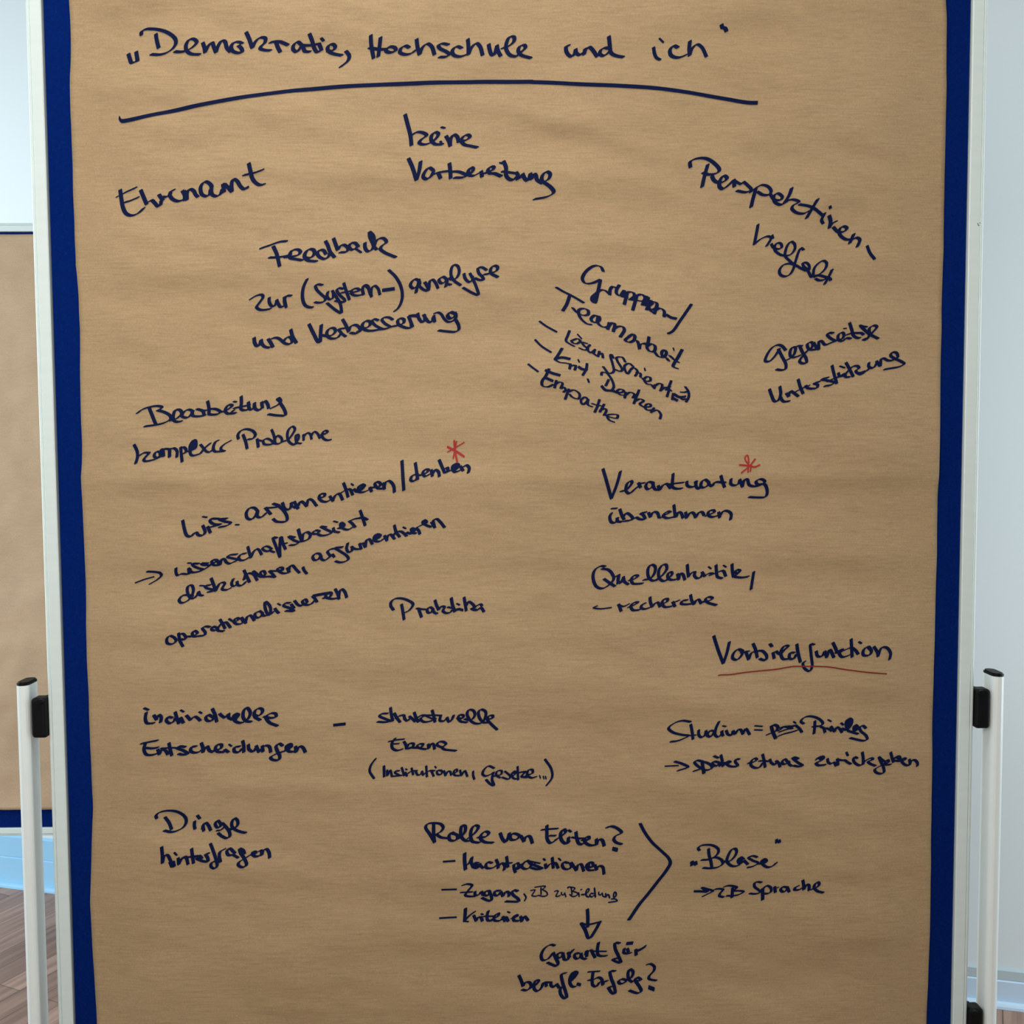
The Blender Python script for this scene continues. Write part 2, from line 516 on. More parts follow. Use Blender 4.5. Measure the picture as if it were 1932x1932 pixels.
LIFT = [0.0009]
WRITING = [
    ('heading', 'large dark blue heading reading „Demokratie, Hochschule und ich“', [
        (55.3, 13.8, 28, '-4728,18934 -4713,18885 -4685,18821 -4647,18830 -4622,18849'),
        (55.3, 13.8, 28, '-4632,18960 -4622,18898 -4613,18844'),
        (55.3, 13.8, 28, '-4563,19166 -4562,19198 -4509,19228 -4414,19229 -4290,19204 -4194,19157 -4135,19098 -4134,19046 -4174,18989 -4259,18939 -4343,18922 -4446,18928'),
        (55.3, 13.8, 28, '-4379,19166 -4372,19094 -4352,19005'),
        (55.3, 13.8, 28, '-4147,18952 -4078,18945 -3996,18961 -3913,19010 -3871,19061 -3911,19097 -3965,19089 -4005,19031 -4002,18964 -3949,18920 -3842,18912'),
        (55.3, 13.8, 28, '-3797,19051 -3778,18988 -3773,18937'),
        (55.3, 13.8, 28, '-3773,18937 -3730,19014 -3682,19054 -3663,19001 -3638,18938'),
        (55.3, 13.8, 28, '-3638,18938 -3609,19014 -3563,19081 -3529,19071 -3502,18988 -3463,18944'),
        (55.3, 13.8, 28, '-3320,19051 -3363,19069 -3423,19056 -3452,19002 -3433,18952 -3363,18930 -3318,18944 -3325,18984 -3362,19021'),
        (55.3, 13.8, 28, '-3270,19189 -3238,19120 -3196,18998'),
        (55.3, 13.8, 28, '-3196,18998 -3157,19080 -3095,19126 -3034,19115 -3042,19066 -3090,19019 -3099,18991 -3043,18972 -2976,18970'),
        (55.3, 13.8, 28, '-2974,19066 -2919,19075 -2851,19071 -2758,19034'),
        (55.3, 13.8, 28, '-2903,19067 -2885,19013 -2855,18952'),
        (55.3, 13.8, 28, '-2582,19026 -2633,19066 -2683,19036 -2696,18986 -2652,18953 -2607,18998 -2579,19029 -2566,18992 -2551,18961 -2491,18956'),
        (55.3, 13.8, 28, '-2484,19155 -2457,19084 -2435,19001 -2404,18956 -2373,18962'),
        (55.3, 13.8, 28, '-2581,19028 -2487,19028 -2372,19048'),
        (55.3, 13.8, 28, '-2372,19044 -2355,19003 -2348,18976'),
        (44.3, 13.8, 28, '-2342,19109 -2317,19083'),
        (55.3, 13.8, 28, '-2271,18968 -2206,18979 -2176,19018 -2202,19047 -2252,19036 -2273,18997 -2249,18958 -2179,18935 -2101,18922'),
        (55.3, 13.8, 28, '-2047,18970 -2008,18918 -2020,18862 -2115,18777'),
        (55.3, 13.8, 28, '-1730,19138 -1728,19028 -1704,18881'),
        (55.3, 13.8, 28, '-1610,19114 -1628,19000 -1646,18899'),
        (55.3, 13.8, 28, '-1753,19001 -1646,18981 -1546,18978'),
        (55.3, 13.8, 28, '-1474,19009 -1531,18991 -1547,18959 -1490,18941 -1425,18964 -1438,18997 -1502,19008'),
        (55.3, 13.8, 28, '-1261,18997 -1303,19017 -1360,18990 -1376,18943 -1319,18916 -1234,18930 -1176,18972'),
        (55.3, 13.8, 28, '-1166,19093 -1158,19012 -1134,18918'),
        (55.3, 13.8, 28, '-1134,18918 -1097,18999 -1033,19044 -983,19014 -949,18921'),
        (55.3, 13.8, 28, '-777,19040 -848,19052 -898,19029 -884,18995 -806,18955 -764,18920 -807,18893 -886,18891'),
        (55.3, 13.8, 28, '-613,19000 -670,19021 -725,18976 -718,18919 -650,18893 -564,18911 -521,18940'),
        (55.3, 13.8, 28, '-534,19111 -528,19022 -528,18918'),
        (55.3, 13.8, 28, '-528,18918 -492,19007 -427,19060 -385,19020 -353,18910'),
        (55.3, 13.8, 28, '-277,19044 -264,18974 -243,18916 -214,18908 -192,18958 -175,19019'),
        (55.3, 13.8, 28, '-175,19028 -161,18958 -129,18896'),
        (55.3, 13.8, 28, '-106,18993 -35,19013 37,19078 37,19134 -13,19136 -56,19057 -57,18970 -7,18901 64,18887'),
        (55.3, 13.8, 28, '64,18887 121,18941 179,18998 165,19030 108,19012 89,18955 121,18908 243,18870'),
        (55.3, 13.8, 28, '719,19031 686,19020 686,18964 712,18918 755,18897 791,18936 802,18985'),
        (55.3, 13.8, 28, '802,18985 812,18939 855,18915 891,18943'),
        (55.3, 13.8, 28, '918,18988 908,18922'),
        (55.3, 13.8, 28, '908,18929 926,18977 969,19008 1012,18976 1070,18896'),
        (55.3, 13.8, 28, '1212,18990 1169,18998 1115,18973 1104,18929 1149,18904 1199,18935 1234,18968'),
        (55.3, 13.8, 28, '1212,19126 1225,19026 1242,18942 1299,18908 1393,18890'),
        (48.0, 13.8, 28, '1775,19012 1787,18942 1811,18888 1854,18864'),
        (29.5, 13.8, 28, '1848,19117 1895,19074'),
        (55.3, 13.8, 28, '2075,19008 2025,19030 1980,18984 1994,18918 2077,18888 2175,18915 2231,18946'),
        (55.3, 13.8, 28, '2223,19080 2216,18989 2224,18912'),
        (48.0, 13.8, 28, '2217,18906 2259,19001 2316,19040 2373,19000 2425,18886'),
        (55.3, 13.8, 28, '2618,19281 2630,19248'),
        (55.3, 13.8, 28, '2630,19248 2664,19244 2683,19210'),
    ]),
    ('heading_underline', 'long curved dark blue line under the heading', [
        (48.7, 15.2, 85, '-4853,18151 -4831,18117 -4703,18125 -4339,18204 -3790,18309 -3248,18402 -2716,18485 -2396,18509 -1678,18558 -1144,18570 -362,18594 264,18585'),
        (47.2, 8.3, 85, '251,18581 651,18561 938,18547 1369,18534 1801,18509 2234,18454 2670,18385 2958,18337 3077,18334'),
    ]),
    ('inscription', 'dark blue handwriting reading Ehrenamt', [
        (55.3, 13.8, 28, '-4877,17282 -4862,17165 -4839,17054 -4801,16986 -4736,16962 -4660,16988 -4585,17053'),
        (48.0, 13.8, 28, '-4914,17199 -4812,17251 -4674,17305'),
        (51.7, 13.8, 28, '-4818,17131 -4780,17139 -4652,17187'),
        (55.3, 13.8, 28, '-4615,17273 -4579,17182 -4546,17101'),
        (55.3, 13.8, 28, '-4519,17132 -4480,17148 -4441,17112 -4403,17073 -4371,17088 -4359,17145'),
        (55.3, 13.8, 28, '-4387,17215 -4340,17145'),
        (55.3, 13.8, 28, '-4346,17188 -4291,17186 -4241,17225'),
        (55.3, 13.8, 28, '-4199,17271 -4238,17253 -4252,17209 -4214,17156 -4148,17131 -4093,17144'),
        (55.3, 13.8, 28, '-4091,17258 -4065,17206 -4066,17144'),
        (55.3, 13.8, 28, '-4069,17254 -4040,17201 -4038,17147'),
        (55.3, 13.8, 28, '-4037,17217 -4018,17264 -3985,17274 -3947,17252 -3927,17209 -3900,17182'),
        (55.3, 13.8, 28, '-3719,17296 -3745,17338 -3798,17361 -3844,17329 -3863,17277 -3849,17213 -3795,17186 -3750,17211 -3737,17270'),
        (55.3, 13.8, 28, '-3724,17317 -3722,17211 -3673,17184 -3617,17207 -3588,17273'),
        (55.3, 13.8, 28, '-3581,17331 -3567,17235'),
        (55.3, 13.8, 28, '-3559,17331 -3517,17288 -3471,17237'),
        (55.3, 13.8, 28, '-3471,17237 -3471,17340 -3447,17387 -3405,17368 -3364,17303 -3321,17268 -3284,17278 -3281,17295'),
        (55.3, 13.8, 28, '-3251,17576 -3233,17481 -3218,17409 -3185,17355 -3127,17320 -3074,17329'),
        (55.3, 13.8, 28, '-3315,17436 -3196,17461 -3083,17499'),
    ]),
    ('inscription', 'dark blue handwriting reading keine', [
        (55.3, 13.8, 28, '-1324,18201 -1292,18075 -1259,17941 -1245,17813'),
        (55.3, 13.8, 28, '-1238,17942 -1183,17980 -1113,17979 -1059,17946 -1130,17885 -1149,17847 -1103,17827 -1016,17850 -939,17912 -911,17965 -949,17985 -994,17949 -1003,17895 -961,17840 -863,17835'),
        (36.9, 13.8, 28, '-887,17872 -874,17844'),
        (36.9, 13.8, 28, '-872,18047 -834,18036'),
        (55.3, 13.8, 28, '-816,17936 -781,17875 -765,17814'),
        (55.3, 13.8, 28, '-768,17831 -759,17901 -720,17954 -676,17927 -661,17864'),
        (55.3, 13.8, 28, '-633,17874 -567,17887 -518,17928 -545,17952 -594,17936 -628,17885 -590,17833 -513,17815 -431,17798'),
    ]),
    ('inscription', 'dark blue handwriting reading Vorbereitung', [
        (55.3, 13.8, 28, '-1282,17646 -1234,17534 -1188,17386'),
        (55.3, 13.8, 28, '-1188,17386 -1152,17491 -1133,17609'),
        (55.3, 13.8, 28, '-978,17501 -1027,17532 -1082,17480 -1102,17420 -1062,17394 -1006,17427 -973,17485'),
        (55.3, 13.8, 28, '-989,17442 -940,17464 -853,17484 -776,17493'),
        (55.3, 13.8, 28, '-913,17464 -888,17404'),
        (55.3, 13.8, 28, '-776,17592 -766,17504 -761,17404'),
        (55.3, 13.8, 28, '-755,17484 -678,17488 -602,17464 -564,17440 -613,17415 -712,17411'),
        (55.3, 13.8, 28, '-570,17429 -504,17474 -479,17523 -503,17540 -542,17495 -535,17449 -482,17436 -405,17473'),
        (55.3, 13.8, 28, '-381,17494 -371,17427'),
        (55.3, 13.8, 28, '-375,17459 -329,17473 -280,17484'),
        (55.3, 13.8, 28, '-296,17488 -241,17506 -221,17541 -257,17549 -299,17507 -274,17470 -219,17467 -132,17433'),
        (55.3, 13.8, 28, '-101,17619 -71,17537 -70,17443 -33,17400 21,17391 65,17430'),
        (44.3, 13.8, 28, '-121,17489 -33,17477 49,17466'),
        (29.5, 13.8, 28, '-147,17599 -118,17587'),
        (55.3, 13.8, 28, '54,17476 78,17440 71,17395'),
        (55.3, 13.8, 28, '71,17395 109,17414 136,17455'),
        (55.3, 13.8, 28, '136,17458 158,17408 196,17377 218,17413 231,17460'),
        (55.3, 13.8, 28, '231,17463 248,17397'),
        (55.3, 13.8, 28, '248,17395 271,17455 295,17450 317,17387 383,17345'),
        (55.3, 13.8, 28, '383,17354 460,17398 479,17457 438,17487 383,17440 377,17377 427,17341 493,17293 526,17240 449,17189 284,17157'),
    ]),
    ('inscription', 'dark blue handwriting reading Perspektiven-', [
        (55.3, 13.8, 28, '2240,17544 2233,17607 2311,17648 2429,17652 2535,17595 2602,17509 2572,17470 2468,17451 2397,17476'),
        (55.3, 13.8, 28, '2456,17576 2417,17440 2387,17304'),
        (55.3, 13.8, 28, '2507,17431 2533,17379 2578,17352 2649,17357 2694,17402 2656,17435 2604,17371 2605,17296 2645,17272 2714,17318 2772,17375'),
        (55.3, 13.8, 28, '2778,17381 2786,17298'),
        (44.3, 13.8, 28, '2791,17368 2830,17342 2869,17326'),
        (48.0, 13.8, 28, '2901,17354 2961,17302 2998,17258 2937,17228 2820,17247'),
        (48.0, 13.8, 28, '2989,17227 3053,17277 3132,17316 3211,17295 3248,17239 3224,17198 3146,17194 3077,17232'),
        (55.3, 13.8, 28, '3053,17264 3025,17153 3005,17052'),
        (48.0, 13.8, 28, '3238,17200 3292,17134 3376,17136 3388,17171 3329,17213 3284,17181 3293,17112 3372,17073 3442,17103'),
        (55.3, 13.8, 28, '3509,17279 3474,17187 3416,17097'),
        (48.0, 13.8, 28, '3441,17122 3526,17135 3599,17105 3528,17065 3513,17028 3573,16978 3666,16966 3730,16997'),
        (55.3, 13.8, 28, '3835,17138 3773,17034 3707,16913'),
        (48.0, 13.8, 28, '3606,17075 3726,17055 3794,17028 3908,16949'),
        (48.0, 13.8, 28, '3935,16972 3902,16888 3925,16851'),
        (44.3, 13.8, 28, '3999,17056 4007,17032'),
        (55.3, 13.8, 28, '3996,16944 4019,16876 4008,16798'),
        (48.0, 13.8, 28, '4008,16804 4049,16858 4092,16877'),
        (51.7, 13.8, 28, '4059,16807 4120,16749 4199,16755 4231,16794 4184,16817 4133,16775 4146,16710 4212,16657 4279,16651'),
        (55.3, 13.8, 28, '4318,16719 4267,16607'),
        (51.7, 13.8, 28, '4292,16644 4351,16676 4394,16650 4361,16561'),
        (44.3, 13.8, 28, '4486,16569 4515,16482 4574,16402'),
    ]),
    ('inscription', 'dark blue handwriting reading vielfalt', [
        (45.8, 13.8, 28, '3096,16835 3082,16755 3051,16591'),
        (45.8, 13.8, 28, '3051,16591 3125,16652 3221,16689 3263,16671 3242,16624 3208,16571'),
        (33.2, 13.8, 28, '3278,16703 3289,16667'),
        (42.8, 13.8, 28, '3267,16594 3292,16550 3349,16531 3398,16550 3390,16595 3348,16608 3313,16577 3310,16523 3370,16468 3434,16450 3512,16463 3567,16531 3564,16592 3523,16624 3481,16592 3451,16517 3444,16448 3511,16376 3545,16345'),
        (42.8, 13.8, 28, '3681,16523 3648,16545 3617,16497 3589,16415 3566,16345 3545,16276 3505,16215 3445,16190 3385,16217 3375,16271 3420,16331 3496,16350 3566,16334 3636,16296 3706,16262'),
        (42.8, 13.8, 28, '3706,16262 3748,16269 3747,16331 3714,16361 3672,16358 3678,16317 3720,16283 3745,16241 3781,16184 3826,16201'),
        (44.3, 13.8, 28, '3792,16187 3890,16222 3964,16298 3973,16360 3932,16387 3876,16360 3815,16290 3800,16194'),
        (44.3, 13.8, 28, '3836,16161 3887,16141 3950,16151 3990,16188'),
        (48.0, 13.8, 28, '3827,16184 3876,16202 3933,16191 4020,16165 4032,16145'),
        (48.0, 13.8, 28, '4045,16274 4005,16189 3958,16098'),
    ]),
    ('inscription', 'dark blue handwriting reading Feedback', [
        (48.0, 17.9, 28, '-3127,16543 -3017,16583 -2895,16628 -2814,16636'),
        (51.7, 13.8, 28, '-2974,16568 -2928,16469 -2894,16320'),
        (48.0, 13.8, 28, '-3019,16427 -2918,16428 -2822,16444 -2756,16459'),
        (51.7, 13.8, 28, '-2822,16428 -2746,16437 -2662,16459 -2637,16500 -2674,16530 -2740,16517 -2766,16469 -2760,16420 -2698,16405 -2612,16390'),
        (55.3, 13.8, 28, '-2576,16422 -2510,16423 -2464,16476 -2475,16523 -2523,16536 -2569,16500 -2584,16440 -2546,16391 -2438,16377'),
        (51.7, 13.8, 28, '-2323,16473 -2352,16519 -2399,16524 -2429,16482 -2397,16432 -2331,16410 -2289,16443 -2271,16502'),
        (51.7, 13.8, 28, '-2326,16633 -2299,16579 -2271,16502 -2216,16434'),
        (51.7, 13.8, 28, '-2226,16666 -2203,16598 -2179,16527'),
        (51.7, 13.8, 28, '-2176,16527 -2142,16579 -2094,16587 -2047,16542 -2067,16506 -2148,16496'),
        (51.7, 13.8, 28, '-1921,16565 -1960,16611 -2017,16606 -2036,16561 -2000,16528 -1952,16549 -1927,16578'),
        (36.9, 13.8, 28, '-1947,16537 -1888,16496'),
        (51.7, 13.8, 28, '-1839,16613 -1837,16552 -1804,16509 -1756,16528 -1728,16576'),
        (51.7, 13.8, 28, '-1781,16749 -1777,16695 -1742,16610 -1723,16562 -1693,16533'),
        (44.3, 13.8, 28, '-1773,16751 -1731,16705 -1721,16648'),
        (51.7, 13.8, 28, '-1723,16581 -1708,16629 -1665,16668 -1608,16673 -1572,16626 -1628,16582 -1647,16541 -1590,16493 -1458,16438'),
    ]),
    ('inscription', 'dark blue handwriting reading zur (System-)analyse', [
        (48.0, 13.8, 28, '-3279,15924 -3211,15963 -3134,15976 -3117,15953 -3171,15873 -3204,15825 -3166,15794 -3091,15792 -3033,15803'),
        (48.0, 13.8, 28, '-3040,15938 -3042,15888 -3015,15837 -2981,15836 -2955,15871 -2945,15909'),
        (48.0, 13.8, 28, '-2948,15909 -2930,15866 -2903,15826 -2849,15841 -2850,15910 -2819,15957 -2765,15959'),
        (44.3, 13.8, 28, '-2852,15942 -2842,15885 -2831,15819'),
        (48.0, 13.8, 28, '-2557,16159 -2601,16076 -2620,15996 -2619,15908 -2593,15844 -2553,15820 -2504,15815'),
        (44.3, 13.8, 28, '-2372,16088 -2429,16096 -2456,16080 -2439,16028 -2383,15971 -2336,15923 -2354,15890 -2411,15873 -2469,15879'),
        (44.3, 13.8, 28, '-2303,16006 -2317,15952 -2284,15912 -2242,15936 -2238,15996'),
        (44.3, 13.8, 28, '-2250,16019 -2205,15948 -2159,15868 -2145,15796 -2147,15749 -2211,15780 -2318,15867'),
        (44.3, 13.8, 28, '-2113,16043 -2170,16051 -2193,16028 -2164,15972 -2101,15909 -2101,15886 -2158,15884 -2215,15898'),
        (44.3, 13.8, 28, '-2105,16111 -2081,16029 -2042,15913'),
        (44.3, 13.8, 28, '-2139,15995 -2073,16005 -2008,16021'),
        (44.3, 13.8, 28, '-2033,15989 -1959,16009 -1911,16026 -1941,16048 -2007,16028 -2009,15981 -1944,15961 -1878,15975'),
        (45.8, 13.8, 28, '-1864,15974 -1875,16038 -1850,16088 -1810,16078 -1789,16014 -1776,15974'),
        (45.8, 13.8, 28, '-1837,16083 -1793,16039 -1765,15949'),
        (42.8, 13.8, 28, '-1771,15985 -1760,16052 -1724,16082 -1682,16048 -1661,15976'),
        (44.3, 13.8, 88, '-1625,16026 -1479,16046'),
        (44.3, 13.8, 28, '-1544,16273 -1461,16192 -1400,16084 -1381,15977 -1396,15887 -1434,15814 -1481,15772'),
        (48.0, 13.8, 28, '-1169,16142 -1213,16162 -1260,16128 -1277,16084 -1243,16050 -1187,16084 -1169,16146'),
        (48.0, 13.8, 28, '-1171,16155 -1160,16102 -1197,16048 -1209,15999'),
        (44.3, 13.8, 28, '-1164,16075 -1114,16034 -1058,16023 -1041,16075'),
        (48.0, 13.8, 28, '-1096,16124 -1062,16066 -1051,16025'),
        (44.3, 13.8, 28, '-1048,16057 -1030,16142 -1000,16156 -964,16119 -933,16052'),
        (48.0, 13.8, 28, '-817,16155 -870,16190 -920,16151 -890,16110 -843,16126 -820,16155 -820,16114 -837,16069'),
        (44.3, 13.8, 28, '-830,16105 -772,16091'),
        (44.3, 13.8, 28, '-796,16173 -750,16154 -694,16181 -665,16258 -685,16330 -736,16342 -767,16277 -762,16191 -723,16136 -649,16085'),
        (44.3, 13.8, 28, '-606,16229 -588,16163 -537,16123 -500,16149 -498,16191'),
        (41.3, 13.8, 28, '-532,16234 -491,16154 -445,16043 -427,15966 -501,15989 -617,16053'),
        (44.3, 13.8, 28, '-323,16276 -379,16309 -428,16303 -421,16239 -370,16182 -361,16153 -407,16149 -472,16172'),
        (48.0, 13.8, 28, '-354,16220 -277,16234 -195,16269 -184,16310 -230,16327 -270,16293 -268,16238 -184,16187'),
    ]),
    ('inscription', 'dark blue handwriting reading und Verbesserung', [
        (51.7, 13.8, 28, '-3243,15444 -3234,15379 -3206,15340 -3177,15350 -3157,15417'),
        (48.0, 13.8, 28, '-3155,15419 -3140,15363 -3107,15331 -3054,15320'),
        (51.7, 13.8, 28, '-3067,15429 -3034,15379 -3009,15329'),
        (48.0, 13.8, 28, '-3054,15416 -3009,15439 -2960,15445 -2910,15418 -2877,15387 -2844,15368 -2795,15365 -2767,15394 -2782,15440 -2802,15454 -2844,15440 -2875,15399'),
        (51.7, 13.8, 28, '-2783,15544 -2761,15460 -2716,15379'),
        (51.7, 13.8, 28, '-2551,15608 -2496,15491 -2440,15389 -2416,15389'),
        (51.7, 13.8, 28, '-2416,15389 -2410,15491 -2399,15600'),
        (48.0, 13.8, 28, '-2390,15475 -2332,15462 -2266,15475 -2224,15524 -2240,15559 -2290,15559 -2330,15516 -2324,15458 -2275,15431 -2201,15442 -2151,15499'),
        (44.3, 13.8, 28, '-2185,15546 -2143,15491 -2098,15457'),
        (44.3, 13.8, 28, '-2183,15548 -2092,15564'),
        (48.0, 13.8, 28, '-2132,15669 -2092,15597 -2061,15519'),
        (48.0, 13.8, 28, '-2061,15516 -2034,15580 -1976,15600 -1927,15571 -1912,15526 -1969,15494 -2035,15502'),
        (50.2, 13.8, 28, '-1944,15522 -1877,15554 -1827,15566 -1786,15603 -1794,15643 -1844,15648 -1885,15604 -1877,15554 -1828,15529 -1754,15527 -1671,15541'),
        (44.3, 13.8, 28, '-1687,15657 -1736,15672 -1764,15653 -1736,15603 -1671,15562 -1638,15549'),
        (44.3, 13.8, 28, '-1506,15665 -1555,15693 -1621,15689 -1640,15661 -1596,15611 -1539,15578'),
        (48.0, 13.8, 28, '-1671,15541 -1580,15553 -1514,15578 -1432,15594 -1370,15624 -1366,15668 -1416,15681 -1443,15653 -1432,15603 -1383,15576 -1317,15559 -1272,15570 -1276,15612'),
        (48.0, 13.8, 28, '-1307,15708 -1280,15637 -1258,15575'),
        (48.0, 13.8, 50, '-1309,15708 -1251,15716 -1185,15710'),
        (48.0, 13.8, 28, '-1193,15743 -1181,15687 -1144,15639 -1119,15639 -1103,15683 -1110,15724'),
        (48.0, 13.8, 28, '-1119,15727 -1086,15671 -1053,15636 -1012,15642 -999,15699'),
        (44.3, 13.8, 28, '-990,15715 -979,15639'),
        (40.6, 13.8, 28, '-981,15743 -936,15753 -895,15730 -862,15678 -813,15637 -768,15641'),
        (55.3, 13.8, 28, '-727,15737 -778,15756 -818,15717 -788,15677 -738,15693 -711,15725'),
        (51.7, 13.8, 28, '-724,15749 -711,15693 -747,15649'),
        (48.0, 13.8, 28, '-715,15661 -681,15596 -679,15540 -724,15515 -823,15519 -930,15531'),
    ]),
    ('inscription', 'dark blue handwriting reading Gruppen-/', [
        (45.8, 13.8, -15, '1144,16260 1120,16313 1052,16332 974,16298 905,16229 881,16163 916,16112 1003,16112 1109,16155'),
        (45.8, 13.8, -15, '1109,16150 1081,16022 1037,15869 1003,15898 1005,15936 1061,15988 1110,16026 1167,16021 1225,15972'),
        (45.8, 13.8, -15, '1032,15869 1023,15926 1061,15984'),
        (45.8, 13.8, -15, '1225,15967 1235,16039 1264,16068 1303,16053'),
        (45.8, 13.8, -15, '1347,16087 1312,16029 1312,15980 1359,15951 1389,15994 1409,16018'),
        (45.8, 13.8, -15, '1447,15989 1407,15844'),
        (45.8, 13.8, -15, '1388,15936 1456,15997 1524,15989 1535,15949 1484,15901'),
        (45.8, 13.8, -15, '1404,16014 1383,15941 1441,15930'),
        (45.8, 13.8, -15, '1562,15939 1513,15771'),
        (45.8, 13.8, -15, '1552,15949 1630,15967 1668,15929 1648,15881 1580,15890 1474,15901'),
        (45.8, 13.8, -15, '1688,15944 1633,15832'),
        (45.8, 13.8, -15, '1712,15929 1677,15822'),
        (45.8, 13.8, -15, '1745,15890 1686,15774'),
        (45.8, 13.8, -15, '1745,15876 1813,15861 1813,15803 1744,15774 1715,15813 1764,15856'),
        (45.8, 13.8, -15, '1818,15832 1785,15724'),
        (45.8, 13.8, -15, '1707,15784 1773,15735'),
        (45.8, 13.8, -15, '1793,15769 1861,15792 1910,15755 1907,15687'),
        (36.9, 13.8, 60, '1940,15709 1997,15676 2065,15662'),
        (40.6, 13.8, -15, '2256,15842 2114,15639 2016,15504 1960,15474'),
    ]),
    ('inscription', 'dark blue handwriting reading Teamarbeit', [
        (36.9, 13.8, 10, '553,16060 635,16013 732,15966 819,15918 897,15870'),
        (45.8, 13.8, -15, '722,15956 684,15852 636,15773'),
        (45.8, 13.8, -15, '762,15807 820,15747 907,15712 955,15726 955,15774 897,15798 839,15780 849,15699 907,15631 955,15601 989,15599'),
        (45.8, 13.8, -15, '1092,15676 1042,15713 992,15668 1013,15629 1061,15626 1099,15656 1090,15700 1070,15638 1109,15579 1166,15559 1204,15568'),
        (45.8, 13.8, -15, '1219,15616 1199,15534'),
        (45.8, 13.8, -15, '1206,15558 1248,15611 1286,15604 1269,15504'),
        (45.8, 13.8, -15, '1273,15533 1320,15565 1387,15564 1408,15527 1356,15436'),
        (45.8, 13.8, -15, '1543,15439 1521,15468 1454,15430 1418,15393 1474,15368 1532,15401 1539,15449'),
        (45.8, 13.8, -15, '1532,15396 1571,15382 1600,15292'),
        (45.8, 13.8, 20, '1600,15289 1610,15339 1649,15353 1697,15343'),
        (45.8, 13.8, -15, '1717,15433 1707,15362 1696,15296 1738,15253 1787,15257 1797,15319 1746,15348 1703,15324'),
        (45.8, 13.8, -15, '1787,15253 1846,15188 1914,15188 1943,15238 1923,15270 1884,15248 1895,15190 1944,15171 1971,15137'),
        (22.1, 13.8, -15, '2031,15296 2039,15267'),
        (45.8, 13.8, -15, '2145,15277 2091,15181 2041,15103 2026,15064 2079,15039'),
        (45.8, 13.8, -15, '1988,15200 2042,15151 2096,15117'),
    ]),
    ('inscription', 'dark blue handwriting reading - Lösungsorientiert', [
        (29.5, 13.8, 30, '341,15641 421,15583 556,15508'),
        (36.9, 13.8, -10, '720,15522 697,15461 674,15394 741,15344 774,15327'),
        (36.9, 13.8, -10, '752,15399 819,15421 854,15393 818,15360 763,15366 741,15394'),
        (22.1, 13.8, 20, '820,15477 872,15421'),
        (36.9, 13.8, -10, '935,15360 874,15377 907,15327 951,15291 907,15277 846,15302'),
        (36.9, 13.8, -10, '976,15343 942,15293 984,15243 1029,15271 1040,15284'),
        (36.9, 13.8, -10, '1040,15284 1020,15235'),
        (36.9, 13.8, -10, '1023,15232 1072,15202 1096,15260'),
        (36.9, 13.8, -10, '1096,15260 1076,15193'),
        (36.9, 13.8, -10, '1089,15221 1129,15235 1139,15179'),
        (36.9, 13.8, -10, '1272,15175 1245,15220 1234,15203 1259,15102 1270,15001 1212,14980 1141,15063'),
        (36.9, 13.8, -10, '1421,15124 1383,15184 1311,15178 1321,15136 1379,15023 1356,15004 1274,15035'),
        (36.9, 13.8, -10, '1519,15066 1470,15105 1410,15074 1418,15012 1447,14973 1490,15029 1525,15051 1574,15001 1542,14945'),
        (36.9, 13.8, -10, '1559,14989 1610,14978 1609,14932'),
        (22.1, 13.8, 20, '1664,15043 1671,15014'),
        (36.9, 13.8, -10, '1634,14917 1678,14878 1734,14887 1734,14923 1690,14936 1656,14900 1689,14845 1745,14834 1780,14793'),
        (36.9, 13.8, -10, '1792,14834 1784,14787'),
        (36.9, 13.8, -10, '1789,14817 1845,14850 1885,14834 1862,14756'),
        (36.9, 13.8, -10, '1862,14762 1924,14800 1971,14789 1947,14685'),
        (36.9, 13.8, -10, '2000,14883 1968,14806 1935,14767'),
        (22.1, 13.8, -10, '1924,14800 1993,14808'),
        (22.1, 13.8, -10, '1993,14767 2004,14756'),
        (36.9, 13.8, -10, '2027,14723 2014,14646'),
        (36.9, 13.8, 50, '2036,14717 2103,14678 2181,14684'),
        (36.9, 13.8, 50, '2025,14662 2080,14634'),
        (36.9, 13.8, -10, '2180,14805 2219,14744 2222,14678 2189,14617'),
        (36.9, 13.8, -10, '2125,14739 2180,14739 2213,14750'),
        (36.9, 13.8, -10, '2114,14678 2147,14645 2181,14656'),
    ]),
    ('inscription', 'dark blue handwriting reading - Krit. Denken', [
        (29.5, 13.8, 30, '285,15411 364,15331 483,15252'),
        (40.6, 13.8, -10, '624,15300 574,15218 534,15162'),
        (36.9, 13.8, 60, '534,15162 617,15184 722,15164'),
        (36.9, 13.8, -10, '534,15156 594,15122 683,15111 727,15094'),
        (36.9, 13.8, -10, '729,15102 715,15038'),
        (36.9, 13.8, -10, '737,15077 793,15082 781,15024'),
        (22.1, 13.8, 20, '825,15157 840,15124'),
        (36.9, 13.8, -10, '937,15104 925,15037 880,14957'),
        (36.9, 13.8, 50, '828,15065 870,15037 936,15023'),
        (29.5, 13.8, -10, '944,14909 957,14869'),
        (36.9, 13.8, -10, '1115,14958 1124,14991 1179,14985 1244,14902 1270,14813 1244,14759'),
        (36.9, 13.8, 40, '1117,14820 1167,14770 1255,14759 1322,14736'),
        (36.9, 13.8, -10, '1206,14900 1170,14825'),
        (36.9, 13.8, -10, '1317,14734 1377,14741 1399,14758 1354,14780 1313,14758 1345,14714 1389,14703'),
        (36.9, 13.8, -10, '1421,14741 1410,14670'),
        (36.9, 13.8, -10, '1417,14703 1477,14739 1533,14713 1512,14670'),
        (36.9, 13.8, -10, '1590,14768 1556,14680 1526,14598'),
        (36.9, 13.8, -10, '1537,14626 1601,14656 1651,14633 1602,14592 1669,14546'),
